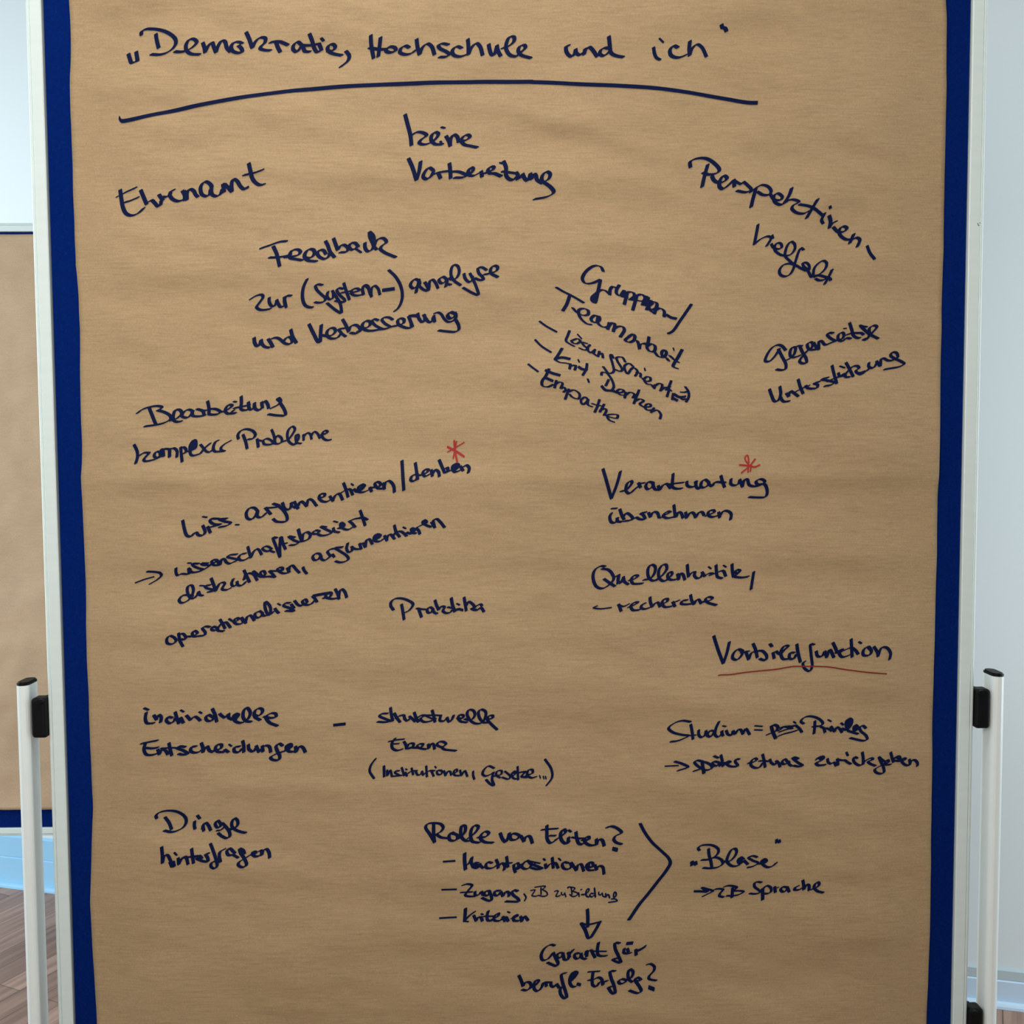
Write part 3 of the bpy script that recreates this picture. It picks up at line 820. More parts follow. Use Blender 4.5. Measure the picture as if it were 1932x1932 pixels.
        (36.9, 13.8, -10, '1691,14553 1741,14564 1735,14592 1685,14586 1669,14546 1702,14514 1758,14520'),
        (36.9, 13.8, -10, '1782,14542 1746,14487'),
        (36.9, 13.8, -10, '1758,14498 1824,14514 1869,14458 1858,14405'),
    ]),
    ('inscription', 'dark blue handwriting reading - Empathe', [
        (29.5, 13.8, 20, '195,15102 256,15052 318,15007'),
        (40.6, 13.8, -10, '455,15039 415,14951 368,14886 371,14831 437,14814 509,14843'),
        (36.9, 13.8, 60, '410,15023 504,14983 592,14958'),
        (36.9, 13.8, 60, '406,14929 459,14907 504,14888'),
        (36.9, 13.8, -10, '548,14893 526,14802'),
        (36.9, 13.8, -10, '531,14841 581,14873 625,14860 603,14796'),
        (36.9, 13.8, -10, '604,14794 648,14807 664,14774 640,14747'),
        (36.9, 13.8, -10, '705,14785 659,14659'),
        (36.9, 13.8, -10, '692,14746 769,14773 842,14718 825,14663 748,14685 717,14719'),
        (36.9, 13.8, -10, '946,14649 913,14684 858,14640 880,14591 935,14629 949,14656 943,14590 996,14562'),
        (36.9, 13.8, -10, '1091,14650 1068,14573 1031,14493'),
        (36.9, 13.8, -10, '1002,14601 1068,14578 1115,14573'),
        (36.9, 13.8, -10, '1151,14592 1096,14495'),
        (36.9, 13.8, -10, '1101,14515 1157,14539 1179,14517 1149,14453'),
        (36.9, 13.8, -10, '1151,14460 1212,14434 1312,14417 1323,14453 1256,14465 1190,14451 1212,14395 1273,14367'),
    ]),
    ('inscription', 'dark blue handwriting reading Gegenseitige', [
        (46.5, 13.8, 28, '3464,15268 3415,15320 3365,15334 3295,15301 3223,15201 3202,15130 3250,15124 3325,15190 3386,15281'),
        (46.5, 13.8, 28, '3371,15281 3416,15190 3462,15088 3454,15027 3407,15012 3342,15022'),
        (46.5, 13.8, 28, '3465,15137 3537,15174 3577,15229 3586,15299 3546,15299 3519,15240 3527,15189 3567,15174 3647,15199'),
        (36.9, 13.8, 28, '3671,15319 3616,15319 3586,15304'),
        (46.5, 13.8, 28, '3641,15314 3677,15238 3723,15158 3727,15107 3676,15097 3638,15123 3678,15188 3737,15258'),
        (46.5, 13.8, 28, '3737,15258 3778,15278 3809,15339 3789,15367 3738,15339 3757,15278 3798,15268 3849,15273'),
        (46.5, 13.8, 28, '3820,15359 3840,15323 3864,15276'),
        (46.5, 13.8, 28, '3885,15273 3892,15379 3923,15379 3964,15334 4005,15339'),
        (46.5, 13.8, 28, '4069,15479 4013,15482 3995,15459 4046,15409 4108,15379'),
        (46.5, 13.8, 28, '3995,15339 4067,15367 4128,15389'),
        (46.5, 13.8, 28, '4128,15394 4189,15409 4207,15468 4186,15486 4138,15459 4138,15399 4190,15379 4240,15417 4296,15409'),
        (22.1, 13.8, 28, '4203,15535 4235,15538'),
        (46.5, 13.8, 28, '4276,15606 4307,15518 4330,15448 4382,15418 4413,15418'),
        (46.5, 13.8, 28, '4240,15456 4309,15478 4380,15480 4431,15478 4457,15458'),
        (33.2, 13.8, 28, '4407,15577 4458,15562 4499,15555'),
        (46.5, 13.8, 28, '4417,15567 4470,15517 4532,15467 4647,15409'),
        (46.5, 13.8, 28, '4464,15403 4524,15428 4572,15487 4625,15556 4589,15574 4530,15537 4535,15457 4495,15396 4460,15398'),
    ]),
    ('inscription', 'dark blue handwriting reading Unterstützung', [
        (46.5, 13.8, 28, '3243,14770 3268,14694 3309,14616 3349,14624 3385,14704 3376,14803'),
        (46.5, 13.8, 28, '3385,14664 3420,14615 3491,14618'),
        (46.5, 13.8, 28, '3458,14717 3490,14678'),
        (46.5, 13.8, 28, '3482,14679 3512,14744 3553,14723 3609,14680'),
        (46.5, 13.8, 28, '3611,14892 3634,14803 3672,14715'),
        (46.5, 13.8, 28, '3553,14723 3644,14773 3745,14813'),
        (46.5, 13.8, 28, '3705,14813 3730,14783 3846,14785 3859,14822 3812,14841 3881,14863'),
        (46.5, 13.8, 28, '3995,14916 3913,14893 4013,14873 4074,14852 4031,14822 3948,14807'),
        (46.5, 13.8, 28, '4055,15068 4076,14965 4104,14842'),
        (46.5, 13.8, 28, '3992,14868 4098,14914 4224,14944'),
        (46.5, 13.8, 28, '4133,14975 4151,14929 4205,14964 4223,14926 4274,14922'),
        (29.5, 13.8, 28, '4156,15061 4217,15040'),
        (46.5, 13.8, 28, '4235,15104 4279,15025 4323,14929'),
        (46.5, 13.8, 28, '4225,14962 4252,14990 4320,15055 4381,15063 4402,15035 4360,15005 4380,14974 4478,14996 4430,14956 4390,14966'),
        (46.5, 13.8, 28, '4478,14996 4503,15004 4535,15033'),
        (46.5, 13.8, 28, '4531,15103 4527,15055 4576,15036 4618,15073 4631,15103'),
        (46.5, 13.8, 28, '4630,15124 4670,15065'),
        (46.5, 13.8, 28, '4680,15063 4694,15154 4725,15160 4787,15131 4850,15139 4912,15177 4894,15231 4841,15236 4817,15197 4872,15157 4945,15126 4995,15091 4933,15055 4827,15035 4732,15019'),
    ]),
    ('inscription', 'dark blue handwriting reading Bearbeitung', [
        (48.0, 13.8, 28, '-4709,14511 -4646,14554 -4545,14586 -4458,14597 -4399,14582 -4437,14544'),
        (48.0, 13.8, 28, '-4453,14544 -4361,14516 -4296,14472 -4291,14439 -4364,14390 -4475,14363 -4617,14344'),
        (48.0, 13.8, 28, '-4556,14572 -4515,14462 -4480,14369'),
        (48.0, 13.8, 28, '-4292,14417 -4221,14439 -4155,14504 -4177,14546 -4231,14546 -4258,14483 -4254,14417 -4211,14397 -4161,14405'),
        (48.0, 13.8, 28, '-4014,14529 -4068,14551 -4123,14526 -4153,14471 -4090,14449 -4036,14493 -4023,14526 -4020,14476 -3971,14465 -3928,14468 -3868,14479'),
        (48.0, 13.8, 28, '-3959,14556 -3894,14531 -3879,14481'),
        (36.9, 13.8, 28, '-3970,14556 -3905,14540 -3845,14541'),
        (48.0, 13.8, 28, '-3829,14653 -3816,14569 -3819,14492'),
        (48.0, 13.8, 28, '-3816,14555 -3739,14557 -3674,14522 -3697,14497 -3775,14486 -3819,14492'),
        (48.0, 13.8, 28, '-3663,14518 -3596,14540 -3523,14598 -3561,14609 -3604,14567 -3608,14518 -3565,14496 -3506,14539'),
        (51.7, 13.8, 28, '-3576,14496 -3488,14503'),
        (33.2, 13.8, 28, '-3504,14648 -3474,14644'),
        (48.0, 13.8, 28, '-3413,14712 -3409,14632 -3415,14555 -3388,14539 -3334,14544'),
        (48.0, 13.8, 28, '-3497,14567 -3409,14583 -3311,14605'),
        (48.0, 13.8, 28, '-3322,14641 -3317,14577 -3295,14544 -3257,14566 -3246,14630'),
        (48.0, 13.8, 28, '-3249,14621 -3236,14555 -3193,14538 -3160,14566'),
        (48.0, 13.8, 28, '-3159,14640 -3149,14566'),
        (48.0, 13.8, 28, '-3159,14610 -3115,14654 -3083,14609 -3073,14565'),
        (48.0, 13.8, 28, '-2924,14642 -2961,14680 -2945,14691 -2920,14653 -2952,14609 -3040,14565'),
        (48.0, 13.8, 28, '-2930,14631 -2877,14543 -2867,14477 -2955,14472 -3074,14488'),
    ]),
    ('inscription', 'dark blue handwriting reading komplexer Probleme', [
        (46.5, 13.8, 28, '-4760,14114 -4726,14030 -4724,13961 -4747,13882'),
        (44.3, 13.8, 28, '-4713,13968 -4642,14012 -4573,14014'),
        (44.3, 13.8, 28, '-4573,14011 -4643,13926 -4628,13909 -4546,13919 -4465,13946 -4424,13966'),
        (44.3, 13.8, 28, '-4432,14018 -4476,14027 -4510,13994 -4506,13960 -4472,13953 -4437,13984 -4441,14018'),
        (48.0, 13.8, 28, '-4419,14056 -4400,13970'),
        (36.9, 13.8, 28, '-4396,14056 -4391,13970'),
        (48.0, 13.8, 28, '-4318,14059 -4322,13960'),
        (44.3, 13.8, 28, '-4407,14054 -4352,14061 -4322,14054'),
        (44.3, 13.8, 28, '-4308,14056 -4263,14069 -4227,14034 -4231,13958'),
        (44.3, 13.8, 28, '-4179,14081 -4174,13986 -4166,13899'),
        (44.3, 13.8, 28, '-4175,14074 -4141,14080 -4113,14047 -4122,14013 -4156,13999'),
        (44.3, 13.8, 28, '-4101,14026 -4046,14040 -3999,14067 -3996,14162 -4019,14169 -4060,14109 -4065,14040 -4054,13985 -4027,13974 -3958,13991'),
        (44.3, 13.8, 28, '-4016,14160 -4046,14047'),
        (44.3, 13.8, 28, '-4005,14157 -4023,14060'),
        (40.6, 13.8, 28, '-3935,14112 -3897,14067 -3862,14025 -3821,14018 -3788,14045'),
        (44.3, 13.8, 28, '-3815,14127 -3883,14067 -3937,13998'),
        (44.3, 13.8, 28, '-3715,14162 -3747,14147 -3773,14093 -3773,14045 -3753,14024 -3699,14024 -3637,14029'),
        (40.6, 13.8, 28, '-3561,14158 -3631,14119 -3677,14079 -3682,14052 -3651,14029'),
        (44.3, 13.8, 28, '-3461,14182 -3468,14227 -3433,14279 -3359,14303 -3277,14278 -3248,14234 -3280,14185 -3342,14175'),
        (44.3, 13.8, 28, '-3402,14233 -3372,14144 -3354,14060'),
        (44.3, 13.8, 28, '-3227,14178 -3213,14077'),
        (36.9, 13.8, 28, '-3215,14164 -3173,14154'),
        (40.6, 13.8, 28, '-3169,14154 -3107,14182 -3074,14174 -3033,14142 -3026,14121 -3082,14107 -3141,14115 -3153,14151'),
        (40.6, 13.8, 28, '-3042,14293 -3015,14217 -3001,14127'),
        (40.6, 13.8, 28, '-3003,14179 -2974,14219 -2924,14191 -2916,14146 -2958,14117 -3016,14121'),
        (40.6, 13.8, 28, '-2900,14146 -2842,14166 -2776,14248 -2752,14306 -2782,14334 -2833,14290 -2848,14216 -2825,14141 -2767,14105 -2718,14124'),
        (36.9, 13.8, 28, '-2743,14128 -2710,14174 -2710,14229 -2735,14229 -2743,14174 -2726,14128 -2677,14119'),
        (36.9, 13.8, 28, '-2648,14230 -2644,14161'),
        (36.9, 13.8, 28, '-2640,14206 -2603,14250 -2562,14238 -2546,14174'),
        (36.9, 13.8, 28, '-2550,14210 -2512,14266 -2471,14245 -2443,14185'),
        (40.6, 13.8, 28, '-2422,14233 -2363,14242 -2344,14269 -2379,14278 -2412,14238 -2404,14189 -2357,14159 -2307,14163'),
    ]),
    ('inscription', 'dark blue handwriting reading Wiss. argumentieren/denken', [
        (48.0, 13.8, 28, '-4189,13155 -4174,13063 -4139,12963 -4090,12952 -4050,12992 -4020,13002 -4000,12971 -3950,12963 -3912,13001 -3938,13090'),
        (48.0, 13.8, 28, '-3878,13074 -3845,12998'),
        (29.5, 13.8, 28, '-3933,13201 -3883,13193'),
        (48.0, 13.8, 28, '-3738,13175 -3834,13171 -3843,13142 -3797,13106 -3716,13101 -3787,13084 -3858,13063'),
        (48.0, 13.8, 28, '-3633,13176 -3724,13167 -3664,13141 -3585,13120 -3637,13085 -3728,13068'),
        (29.5, 13.8, 28, '-3523,13097 -3482,13096'),
        (48.0, 13.8, 28, '-3235,13265 -3276,13309 -3336,13309 -3381,13251 -3371,13180 -3321,13164 -3269,13210 -3240,13270'),
        (48.0, 13.8, 28, '-3237,13265 -3243,13199 -3200,13189 -3127,13247'),
        (48.0, 13.8, 28, '-3140,13310 -3106,13269 -3076,13229'),
        (36.9, 13.8, 28, '-3140,13310 -3075,13310 -2985,13319'),
        (48.0, 13.8, 28, '-3038,13363 -2974,13332 -2906,13268 -2869,13187 -2881,13138 -2951,13128 -3011,13137 -3045,13168'),
        (36.9, 13.8, 28, '-3033,13365 -2959,13341'),
        (48.0, 13.8, 28, '-2923,13372 -2895,13298 -2845,13285 -2814,13328 -2811,13373'),
        (36.9, 13.8, 28, '-2809,13333 -2760,13305'),
        (48.0, 13.8, 28, '-2773,13386 -2728,13297'),
        (48.0, 13.8, 28, '-2729,13327 -2693,13388 -2653,13367 -2619,13327'),
        (44.3, 13.8, 28, '-2619,13332 -2592,13415 -2552,13405 -2494,13331'),
        (45.8, 13.8, 28, '-2463,13426 -2396,13448 -2386,13479 -2439,13479 -2460,13437 -2431,13392 -2364,13381 -2319,13408'),
        (45.8, 13.8, 28, '-2324,13451 -2284,13391'),
        (45.8, 13.8, 28, '-2292,13397 -2251,13464 -2206,13484 -2164,13405'),
        (45.8, 13.8, 28, '-2145,13617 -2115,13530 -2094,13441'),
        (45.8, 13.8, 28, '-2206,13475 -2138,13519 -2070,13539 -2034,13468'),
        (29.5, 13.8, 28, '-2046,13608 -2024,13588'),
        (45.8, 13.8, 28, '-2015,13541 -1983,13507 -1938,13516 -1881,13584 -1913,13599 -1959,13563 -1958,13507 -1894,13501 -1816,13537'),
        (45.8, 13.8, 28, '-1938,13518 -1908,13585'),
        (45.8, 13.8, 28, '-1815,13560 -1794,13508'),
        (45.8, 13.8, 28, '-1815,13554 -1760,13561 -1693,13572 -1681,13611 -1725,13631 -1751,13606 -1716,13550 -1650,13544'),
        (45.8, 13.8, 28, '-1648,13614 -1630,13538'),
        (45.8, 13.8, 28, '-1638,13549 -1614,13625 -1570,13641 -1516,13582 -1507,13499'),
        (48.0, 13.8, 28, '-1411,13894 -1399,13725 -1387,13523'),
        (45.8, 13.8, 28, '-1222,13724 -1282,13702 -1297,13647 -1260,13636 -1216,13680 -1214,13722'),
        (45.8, 13.8, 28, '-1242,13866 -1228,13779 -1210,13658'),
        (45.8, 13.8, 28, '-1205,13708 -1127,13724 -1072,13776 -1117,13782 -1147,13735 -1116,13696 -1061,13723'),
        (45.8, 13.8, 28, '-1039,13776 -1025,13699'),
        (45.8, 13.8, 28, '-1022,13723 -995,13776 -950,13756 -936,13695'),
        (45.8, 13.8, 28, '-940,13901 -906,13822 -870,13742'),
        (51.7, 13.8, 28, '-873,13786 -839,13803 -828,13766 -850,13744 -784,13775'),
        (50.2, 13.8, 28, '-773,13777 -717,13787 -697,13840 -751,13846 -771,13799 -739,13749 -684,13765'),
        (45.8, 13.8, 28, '-740,13837 -728,13777'),
        (45.8, 13.8, 28, '-671,13820 -637,13765'),
        (45.8, 13.8, 28, '-640,13807 -595,13834 -560,13798 -571,13740'),
    ]),
    ('red_asterisk', 'red asterisk', [
        (28.0, 31.7, 45, '-828,14063 -728,14011 -631,13947'),
        (28.0, 20.7, 45, '-747,14142 -739,14020 -712,13874'),
        (22.1, 13.8, 45, '-720,14131 -745,14009 -762,13920'),
        (22.1, 13.8, 45, '-625,14119 -728,14059 -831,14002'),
    ]),
    ('inscription', 'dark blue handwriting reading wissenschaftsbasiert', [
        (17.7, 13.8, 110, '-4825,12360 -4705,12404 -4579,12439'),
        (44.3, 13.8, 28, '-4660,12506 -4569,12501 -4497,12487 -4482,12459 -4531,12408 -4634,12347'),
        (44.3, 13.8, 28, '-4290,12549 -4295,12500 -4280,12456 -4226,12474 -4154,12471 -4118,12480'),
        (44.3, 13.8, 28, '-4133,12547 -4129,12475'),
        (44.3, 13.8, 28, '-4119,12538 -4094,12495 -4008,12502 -3944,12527 -3870,12574 -3827,12615'),
        (29.5, 13.8, 28, '-4136,12614 -4098,12612'),
        (44.3, 13.8, 28, '-4003,12605 -4082,12602 -4067,12576 -4006,12545 -3944,12529'),
        (44.3, 13.8, 28, '-3886,12607 -3970,12605 -3950,12589 -3870,12582'),
        (44.3, 13.8, 28, '-3852,12583 -3824,12601 -3769,12647 -3821,12650 -3838,12629 -3815,12586 -3744,12585'),
        (51.7, 13.8, 28, '-3763,12638 -3736,12587'),
        (44.3, 13.8, 28, '-3734,12587 -3704,12663 -3677,12658 -3652,12614'),
        (44.3, 13.8, 28, '-3652,12618 -3617,12600 -3562,12622 -3507,12649 -3569,12668 -3636,12688 -3614,12709 -3520,12719'),
        (44.3, 13.8, 28, '-3408,12730 -3462,12719 -3496,12681 -3480,12646 -3426,12645 -3354,12688'),
        (44.3, 13.8, 28, '-3379,12814 -3363,12743 -3343,12675'),
        (44.3, 13.8, 28, '-3343,12679 -3308,12751 -3262,12786 -3236,12769 -3207,12714'),
        (41.3, 13.8, 28, '-3076,12785 -3127,12817 -3169,12813 -3193,12789 -3162,12760 -3103,12760 -3084,12789'),
        (36.9, 13.8, 28, '-3112,12768 -3045,12742'),
        (44.3, 13.8, 28, '-3006,12926 -3051,12931 -3018,12810 -2975,12681'),
        (44.3, 13.8, 28, '-2974,12681 -2972,12810 -2959,12936'),
        (44.3, 13.8, 28, '-2945,12934 -2933,12860 -2901,12781'),
        (36.9, 13.8, 28, '-2958,12843 -2883,12858'),
        (44.3, 13.8, 28, '-2781,12930 -2855,12944 -2790,12893 -2734,12867 -2775,12838 -2846,12832'),
        (51.7, 13.8, 28, '-2733,13033 -2714,12959 -2691,12882'),
        (48.0, 13.8, 28, '-2690,12883 -2672,12972 -2621,12998 -2582,12967 -2598,12917 -2657,12885 -2695,12879'),
        (44.3, 13.8, 28, '-2463,13006 -2513,13019 -2553,12983 -2513,12971 -2475,12995'),
        (44.3, 13.8, 28, '-2383,13057 -2446,13066 -2388,13032 -2313,12990 -2355,12965 -2438,12951 -2488,12970'),
        (44.3, 13.8, 28, '-2290,13047 -2280,13007 -2217,12990'),
        (29.5, 13.8, 28, '-2283,13132 -2235,13119'),
        (44.3, 13.8, 28, '-2225,13046 -2171,13049 -2152,13089 -2194,13113 -2198,13073 -2163,13037 -2096,13026 -2038,13062'),
        (44.3, 13.8, 28, '-2187,13102 -2171,13056'),
        (44.3, 13.8, 28, '-2087,13133 -2046,13097 -2013,13055'),
        (36.9, 13.8, 28, '-2087,13133 -2011,13162 -1935,13170'),
        (44.3, 13.8, 28, '-1945,13267 -1918,13180 -1887,13077'),
        (44.3, 13.8, 28, '-1985,13166 -1918,13178 -1856,13150'),
    ]),
    ('inscription', 'dark blue handwriting reading diskutieren,', [
        (44.3, 13.8, 28, '-4092,12185 -4150,12202 -4228,12192 -4265,12136 -4237,12104 -4179,12118 -4121,12164 -4083,12262 -4100,12324 -4146,12319 -4161,12262 -4131,12176 -4082,12159 -4033,12203'),
        (44.3, 13.8, 28, '-4033,12203 -4015,12245 -4002,12202 -3965,12194'),
        (29.5, 13.8, 28, '-3997,12322 -3947,12319'),
        (44.3, 13.8, 28, '-3866,12329 -3934,12314 -3916,12290 -3838,12269'),
        (44.3, 13.8, 28, '-3897,12239 -3839,12250 -3800,12264'),
        (48.0, 13.8, 28, '-3854,12414 -3827,12338 -3800,12252'),
        (44.3, 13.8, 28, '-3800,12259 -3749,12345 -3700,12360 -3683,12347 -3712,12298 -3720,12273 -3664,12263 -3615,12285'),
        (44.3, 13.8, 28, '-3574,12403 -3598,12346 -3583,12311 -3536,12326 -3525,12365'),
        (44.3, 13.8, 28, '-3529,12370 -3516,12321 -3468,12320 -3418,12364'),
        (46.5, 13.8, 28, '-3435,12513 -3406,12443 -3369,12362'),
        (44.3, 13.8, 28, '-3441,12401 -3386,12473 -3318,12460 -3273,12385'),
        (44.3, 13.8, 28, '-3420,12458 -3438,12394'),
        (44.3, 13.8, 28, '-3317,12502 -3269,12462 -3241,12434 -3202,12428 -3169,12461 -3181,12498 -3218,12499 -3229,12461 -3192,12428 -3124,12431 -3045,12422'),
        (44.3, 13.8, 28, '-3113,12500 -3075,12460 -3045,12422'),
        (36.9, 13.8, 28, '-3113,12503 -3025,12502 -2946,12521'),
        (44.3, 13.8, 28, '-3015,12502 -2948,12508 -2943,12538 -2984,12546 -3012,12524 -2977,12484 -2918,12469 -2859,12488'),
        (44.3, 13.8, 28, '-2887,12538 -2864,12483'),
        (44.3, 13.8, 28, '-2869,12498 -2847,12565 -2817,12570 -2780,12527 -2734,12477'),
        (44.3, 13.8, 28, '-2686,12546 -2673,12507 -2640,12465'),
    ]),
    ('inscription', 'dark blue handwriting reading argumentieren', [
        (44.3, 13.8, 28, '-2454,12683 -2469,12717 -2519,12722 -2558,12684 -2541,12640 -2491,12645 -2454,12693 -2448,12652 -2410,12634 -2354,12667'),
        (44.3, 13.8, 28, '-2307,12711 -2286,12677'),
        (44.3, 13.8, 28, '-2354,12667 -2336,12687 -2369,12744 -2336,12774 -2245,12789 -2179,12802'),
        (44.3, 13.8, 28, '-2179,12804 -2255,12797 -2275,12794 -2215,12753 -2126,12691 -2105,12650 -2148,12617 -2219,12607 -2269,12623'),
        (44.3, 13.8, 28, '-2109,12852 -2126,12783 -2104,12739 -2064,12749 -2050,12798'),
        (44.3, 13.8, 28, '-2062,12808 -2033,12783 -1982,12775 -1942,12782'),
        (44.3, 13.8, 28, '-1959,12846 -1940,12777'),
        (44.3, 13.8, 28, '-1946,12838 -1918,12851 -1886,12800'),
        (44.3, 13.8, 28, '-1886,12802 -1872,12888 -1839,12903 -1798,12840'),
        (44.3, 13.8, 28, '-1789,12892 -1719,12912 -1695,12950 -1748,12963 -1777,12922 -1769,12882 -1709,12871 -1648,12909'),
        (44.3, 13.8, 28, '-1733,12952 -1749,12892'),
        (44.3, 13.8, 28, '-1643,12944 -1613,12881'),
        (44.3, 13.8, 28, '-1618,12891 -1598,12949 -1567,12959 -1517,12902'),
        (44.3, 13.8, 28, '-1517,13075 -1496,12991 -1451,12928'),
        (44.3, 13.8, 28, '-1537,12930 -1506,12981 -1435,12996 -1363,12939'),
        (29.5, 13.8, 28, '-1404,13051 -1374,13033'),
        (44.3, 13.8, 28, '-1360,12983 -1304,12968 -1263,13000 -1268,13028 -1301,13036 -1289,12980 -1244,12971'),
        (44.3, 13.8, 28, '-1238,13038 -1205,13000 -1195,12963'),
        (44.3, 13.8, 28, '-1243,13040 -1182,13071 -1110,13101'),
        (44.3, 13.8, 28, '-1151,13086 -1105,13116 -1138,13140 -1156,13111 -1101,13070 -1050,13052'),
        (51.7, 13.8, 28, '-1130,13131 -1121,13096'),
        (44.3, 13.8, 28, '-1044,13114 -1002,13044'),
        (44.3, 13.8, 28, '-1008,13060 -1019,13136 -978,13154 -928,13110 -880,13047'),
    ]),
    ('inscription', 'dark blue handwriting reading operationalisieren', [
        (45.8, 13.8, 28, '-4327,11664 -4377,11688 -4421,11652 -4417,11592 -4356,11581 -4306,11624 -4327,11668'),
        (45.8, 13.8, 28, '-4270,11720 -4259,11623 -4223,11550'),
        (45.8, 13.8, 28, '-4265,11703 -4216,11713 -4182,11662 -4200,11638 -4245,11643'),
        (45.8, 13.8, 28, '-4173,11675 -4095,11681 -4033,11720 -4068,11750 -4098,11720 -4083,11677 -4006,11683'),
        (45.8, 13.8, 28, '-4006,11680 -3941,11695 -3934,11725 -3969,11781 -3932,11803 -3875,11796'),
        (45.8, 13.8, 28, '-3792,11789 -3836,11800 -3854,11763 -3812,11750 -3773,11773'),
        (48.0, 13.8, 28, '-3785,11782 -3771,11749 -3703,11740'),
        (45.8, 13.8, 28, '-3745,11890 -3707,11827 -3683,11775'),
        (45.8, 13.8, 28, '-3770,11789 -3720,11840 -3668,11853 -3615,11787'),
        (36.9, 13.8, 28, '-3630,11897 -3566,11854'),
        (45.8, 13.8, 28, '-3566,11851 -3502,11896 -3540,11906 -3570,11864 -3528,11828 -3453,11850 -3476,11899 -3514,11889'),
        (45.8, 13.8, 28, '-3473,11912 -3419,11840'),
        (45.8, 13.8, 28, '-3425,11850 -3399,11924 -3360,11937 -3313,11874'),
        (45.8, 13.8, 28, '-3251,11987 -3300,11965 -3300,11919 -3252,11908 -3209,11961 -3244,11994'),
        (45.8, 13.8, 28, '-3212,11970 -3194,11931 -3116,11960 -3105,12027 -3128,12076 -3171,12109 -3177,12054 -3155,11976 -3127,11941 -3065,11985'),
        (45.8, 13.8, 28, '-3051,12024 -3026,11987 -3003,11964'),
        (29.5, 13.8, 28, '-3012,12084 -2980,12065'),
        (45.8, 13.8, 28, '-2858,12093 -2922,12087 -2939,12058 -2859,12024 -2811,11987 -2911,11992'),
        (45.8, 13.8, 28, '-2843,12074 -2808,12024'),
        (45.8, 13.8, 28, '-2800,12119 -2756,12065 -2717,12055 -2642,12100 -2664,12137 -2701,12114 -2679,12070 -2602,12069 -2536,12129'),
        (45.8, 13.8, 28, '-2571,12175 -2548,12151 -2517,12101'),
        (44.3, 13.8, 60, '-2571,12177 -2458,12199 -2354,12214'),
        (45.8, 13.8, 28, '-2433,12150 -2355,12162 -2331,12211 -2380,12218 -2404,12163 -2329,12139 -2251,12148'),
        (45.8, 13.8, 28, '-2283,12263 -2251,12200 -2235,12138'),
        (45.8, 13.8, 28, '-2241,12148 -2225,12236 -2199,12262 -2160,12226 -2137,12157'),
    ]),
    ('inscription', 'dark blue handwriting reading Praktika', [
        (44.3, 13.8, 28, '-1540,11994 -1575,12049 -1567,12101 -1521,12136 -1447,12142 -1367,12120 -1295,12077 -1292,12055 -1338,11989 -1394,11960'),
        (44.3, 13.8, 28, '-1437,12064 -1419,11960 -1407,11872'),
        (44.3, 13.8, 28, '-1222,12011 -1184,11902'),
        (36.9, 13.8, 28, '-1243,12012 -1177,12001 -1110,11997'),
        (44.3, 13.8, 28, '-1033,11998 -1073,12026 -1109,12002 -1103,11959 -1059,11958 -1038,11994'),
        (44.3, 13.8, 28, '-1044,12009 -1023,11961 -987,11943'),
        (44.3, 13.8, 28, '-1010,12114 -992,12053 -965,11992'),
        (44.3, 13.8, 28, '-965,11992 -934,12033 -890,12029 -897,12008 -911,11979 -876,11951 -817,11958 -787,11993'),
        (48.0, 13.8, 28, '-803,12141 -787,12051 -758,11967'),
        (36.9, 13.8, 28, '-846,12026 -794,12013'),
        (36.9, 13.8, 75, '-754,11985 -706,11998 -655,11985'),
        (29.5, 13.8, 28, '-732,12069 -699,12052'),
        (44.3, 13.8, 28, '-639,12147 -625,12057 -613,11978'),
        (44.3, 13.8, 28, '-611,12042 -588,12092 -552,12079 -509,12027 -545,12005 -486,11986'),
        (44.3, 13.8, 28, '-412,12039 -427,12058 -478,12041 -512,12008 -526,11994 -471,11984 -427,12017 -407,11997 -388,11963'),
    ]),
    ('inscription', 'dark blue handwriting reading Verantwortung', [
        (46.5, 13.8, 28, '1134,13774 1186,13595 1244,13398'),
        (46.5, 13.8, 28, '1244,13398 1303,13557 1355,13743'),
        (46.5, 13.8, 28, '1365,13490 1432,13508 1503,13603 1491,13621 1443,13591 1429,13495 1470,13461 1542,13519 1602,13565'),
        (46.5, 13.8, 28, '1585,13596 1612,13537'),
        (33.2, 13.8, 28, '1589,13586 1662,13596'),
        (46.5, 13.8, 28, '1759,13601 1710,13607 1678,13555 1701,13514 1761,13542 1774,13595'),
        (46.5, 13.8, 28, '1762,13601 1795,13517 1860,13505'),
        (46.5, 13.8, 28, '1836,13558 1860,13505'),
        (46.5, 13.8, 28, '1860,13505 1895,13563 1943,13582 1994,13525'),
        (46.5, 13.8, 28, '2025,13709 2016,13602 2021,13540 2068,13518 2139,13521'),
        (36.9, 13.8, 28, '1944,13575 2029,13583 2158,13597'),
        (46.5, 13.8, 28, '2200,13610 2208,13558 2252,13539 2307,13551 2323,13609'),
        (46.5, 13.8, 28, '2311,13610 2328,13535 2363,13516 2386,13581'),
        (46.5, 13.8, 28, '2484,13596 2434,13633 2388,13599 2387,13538 2437,13534 2484,13584 2446,13629'),
        (46.5, 13.8, 28, '2478,13586 2522,13546 2560,13596 2692,13591'),
        (46.5, 13.8, 28, '2636,13681 2655,13610 2685,13534'),
        (46.5, 13.8, 28, '2764,13637 2766,13572 2816,13556 2864,13578 2876,13630'),
        (46.5, 13.8, 28, '2876,13630 2915,13537'),
        (46.5, 13.8, 28, '2914,13547 2938,13630 2972,13630 3000,13561 3074,13542 3171,13570 3197,13604 3142,13635 3085,13607 3100,13570 3196,13567 3235,13471 3215,13409 3104,13400 3005,13406'),
    ]),
    ('inscription', 'dark blue handwriting reading übernehmen', [
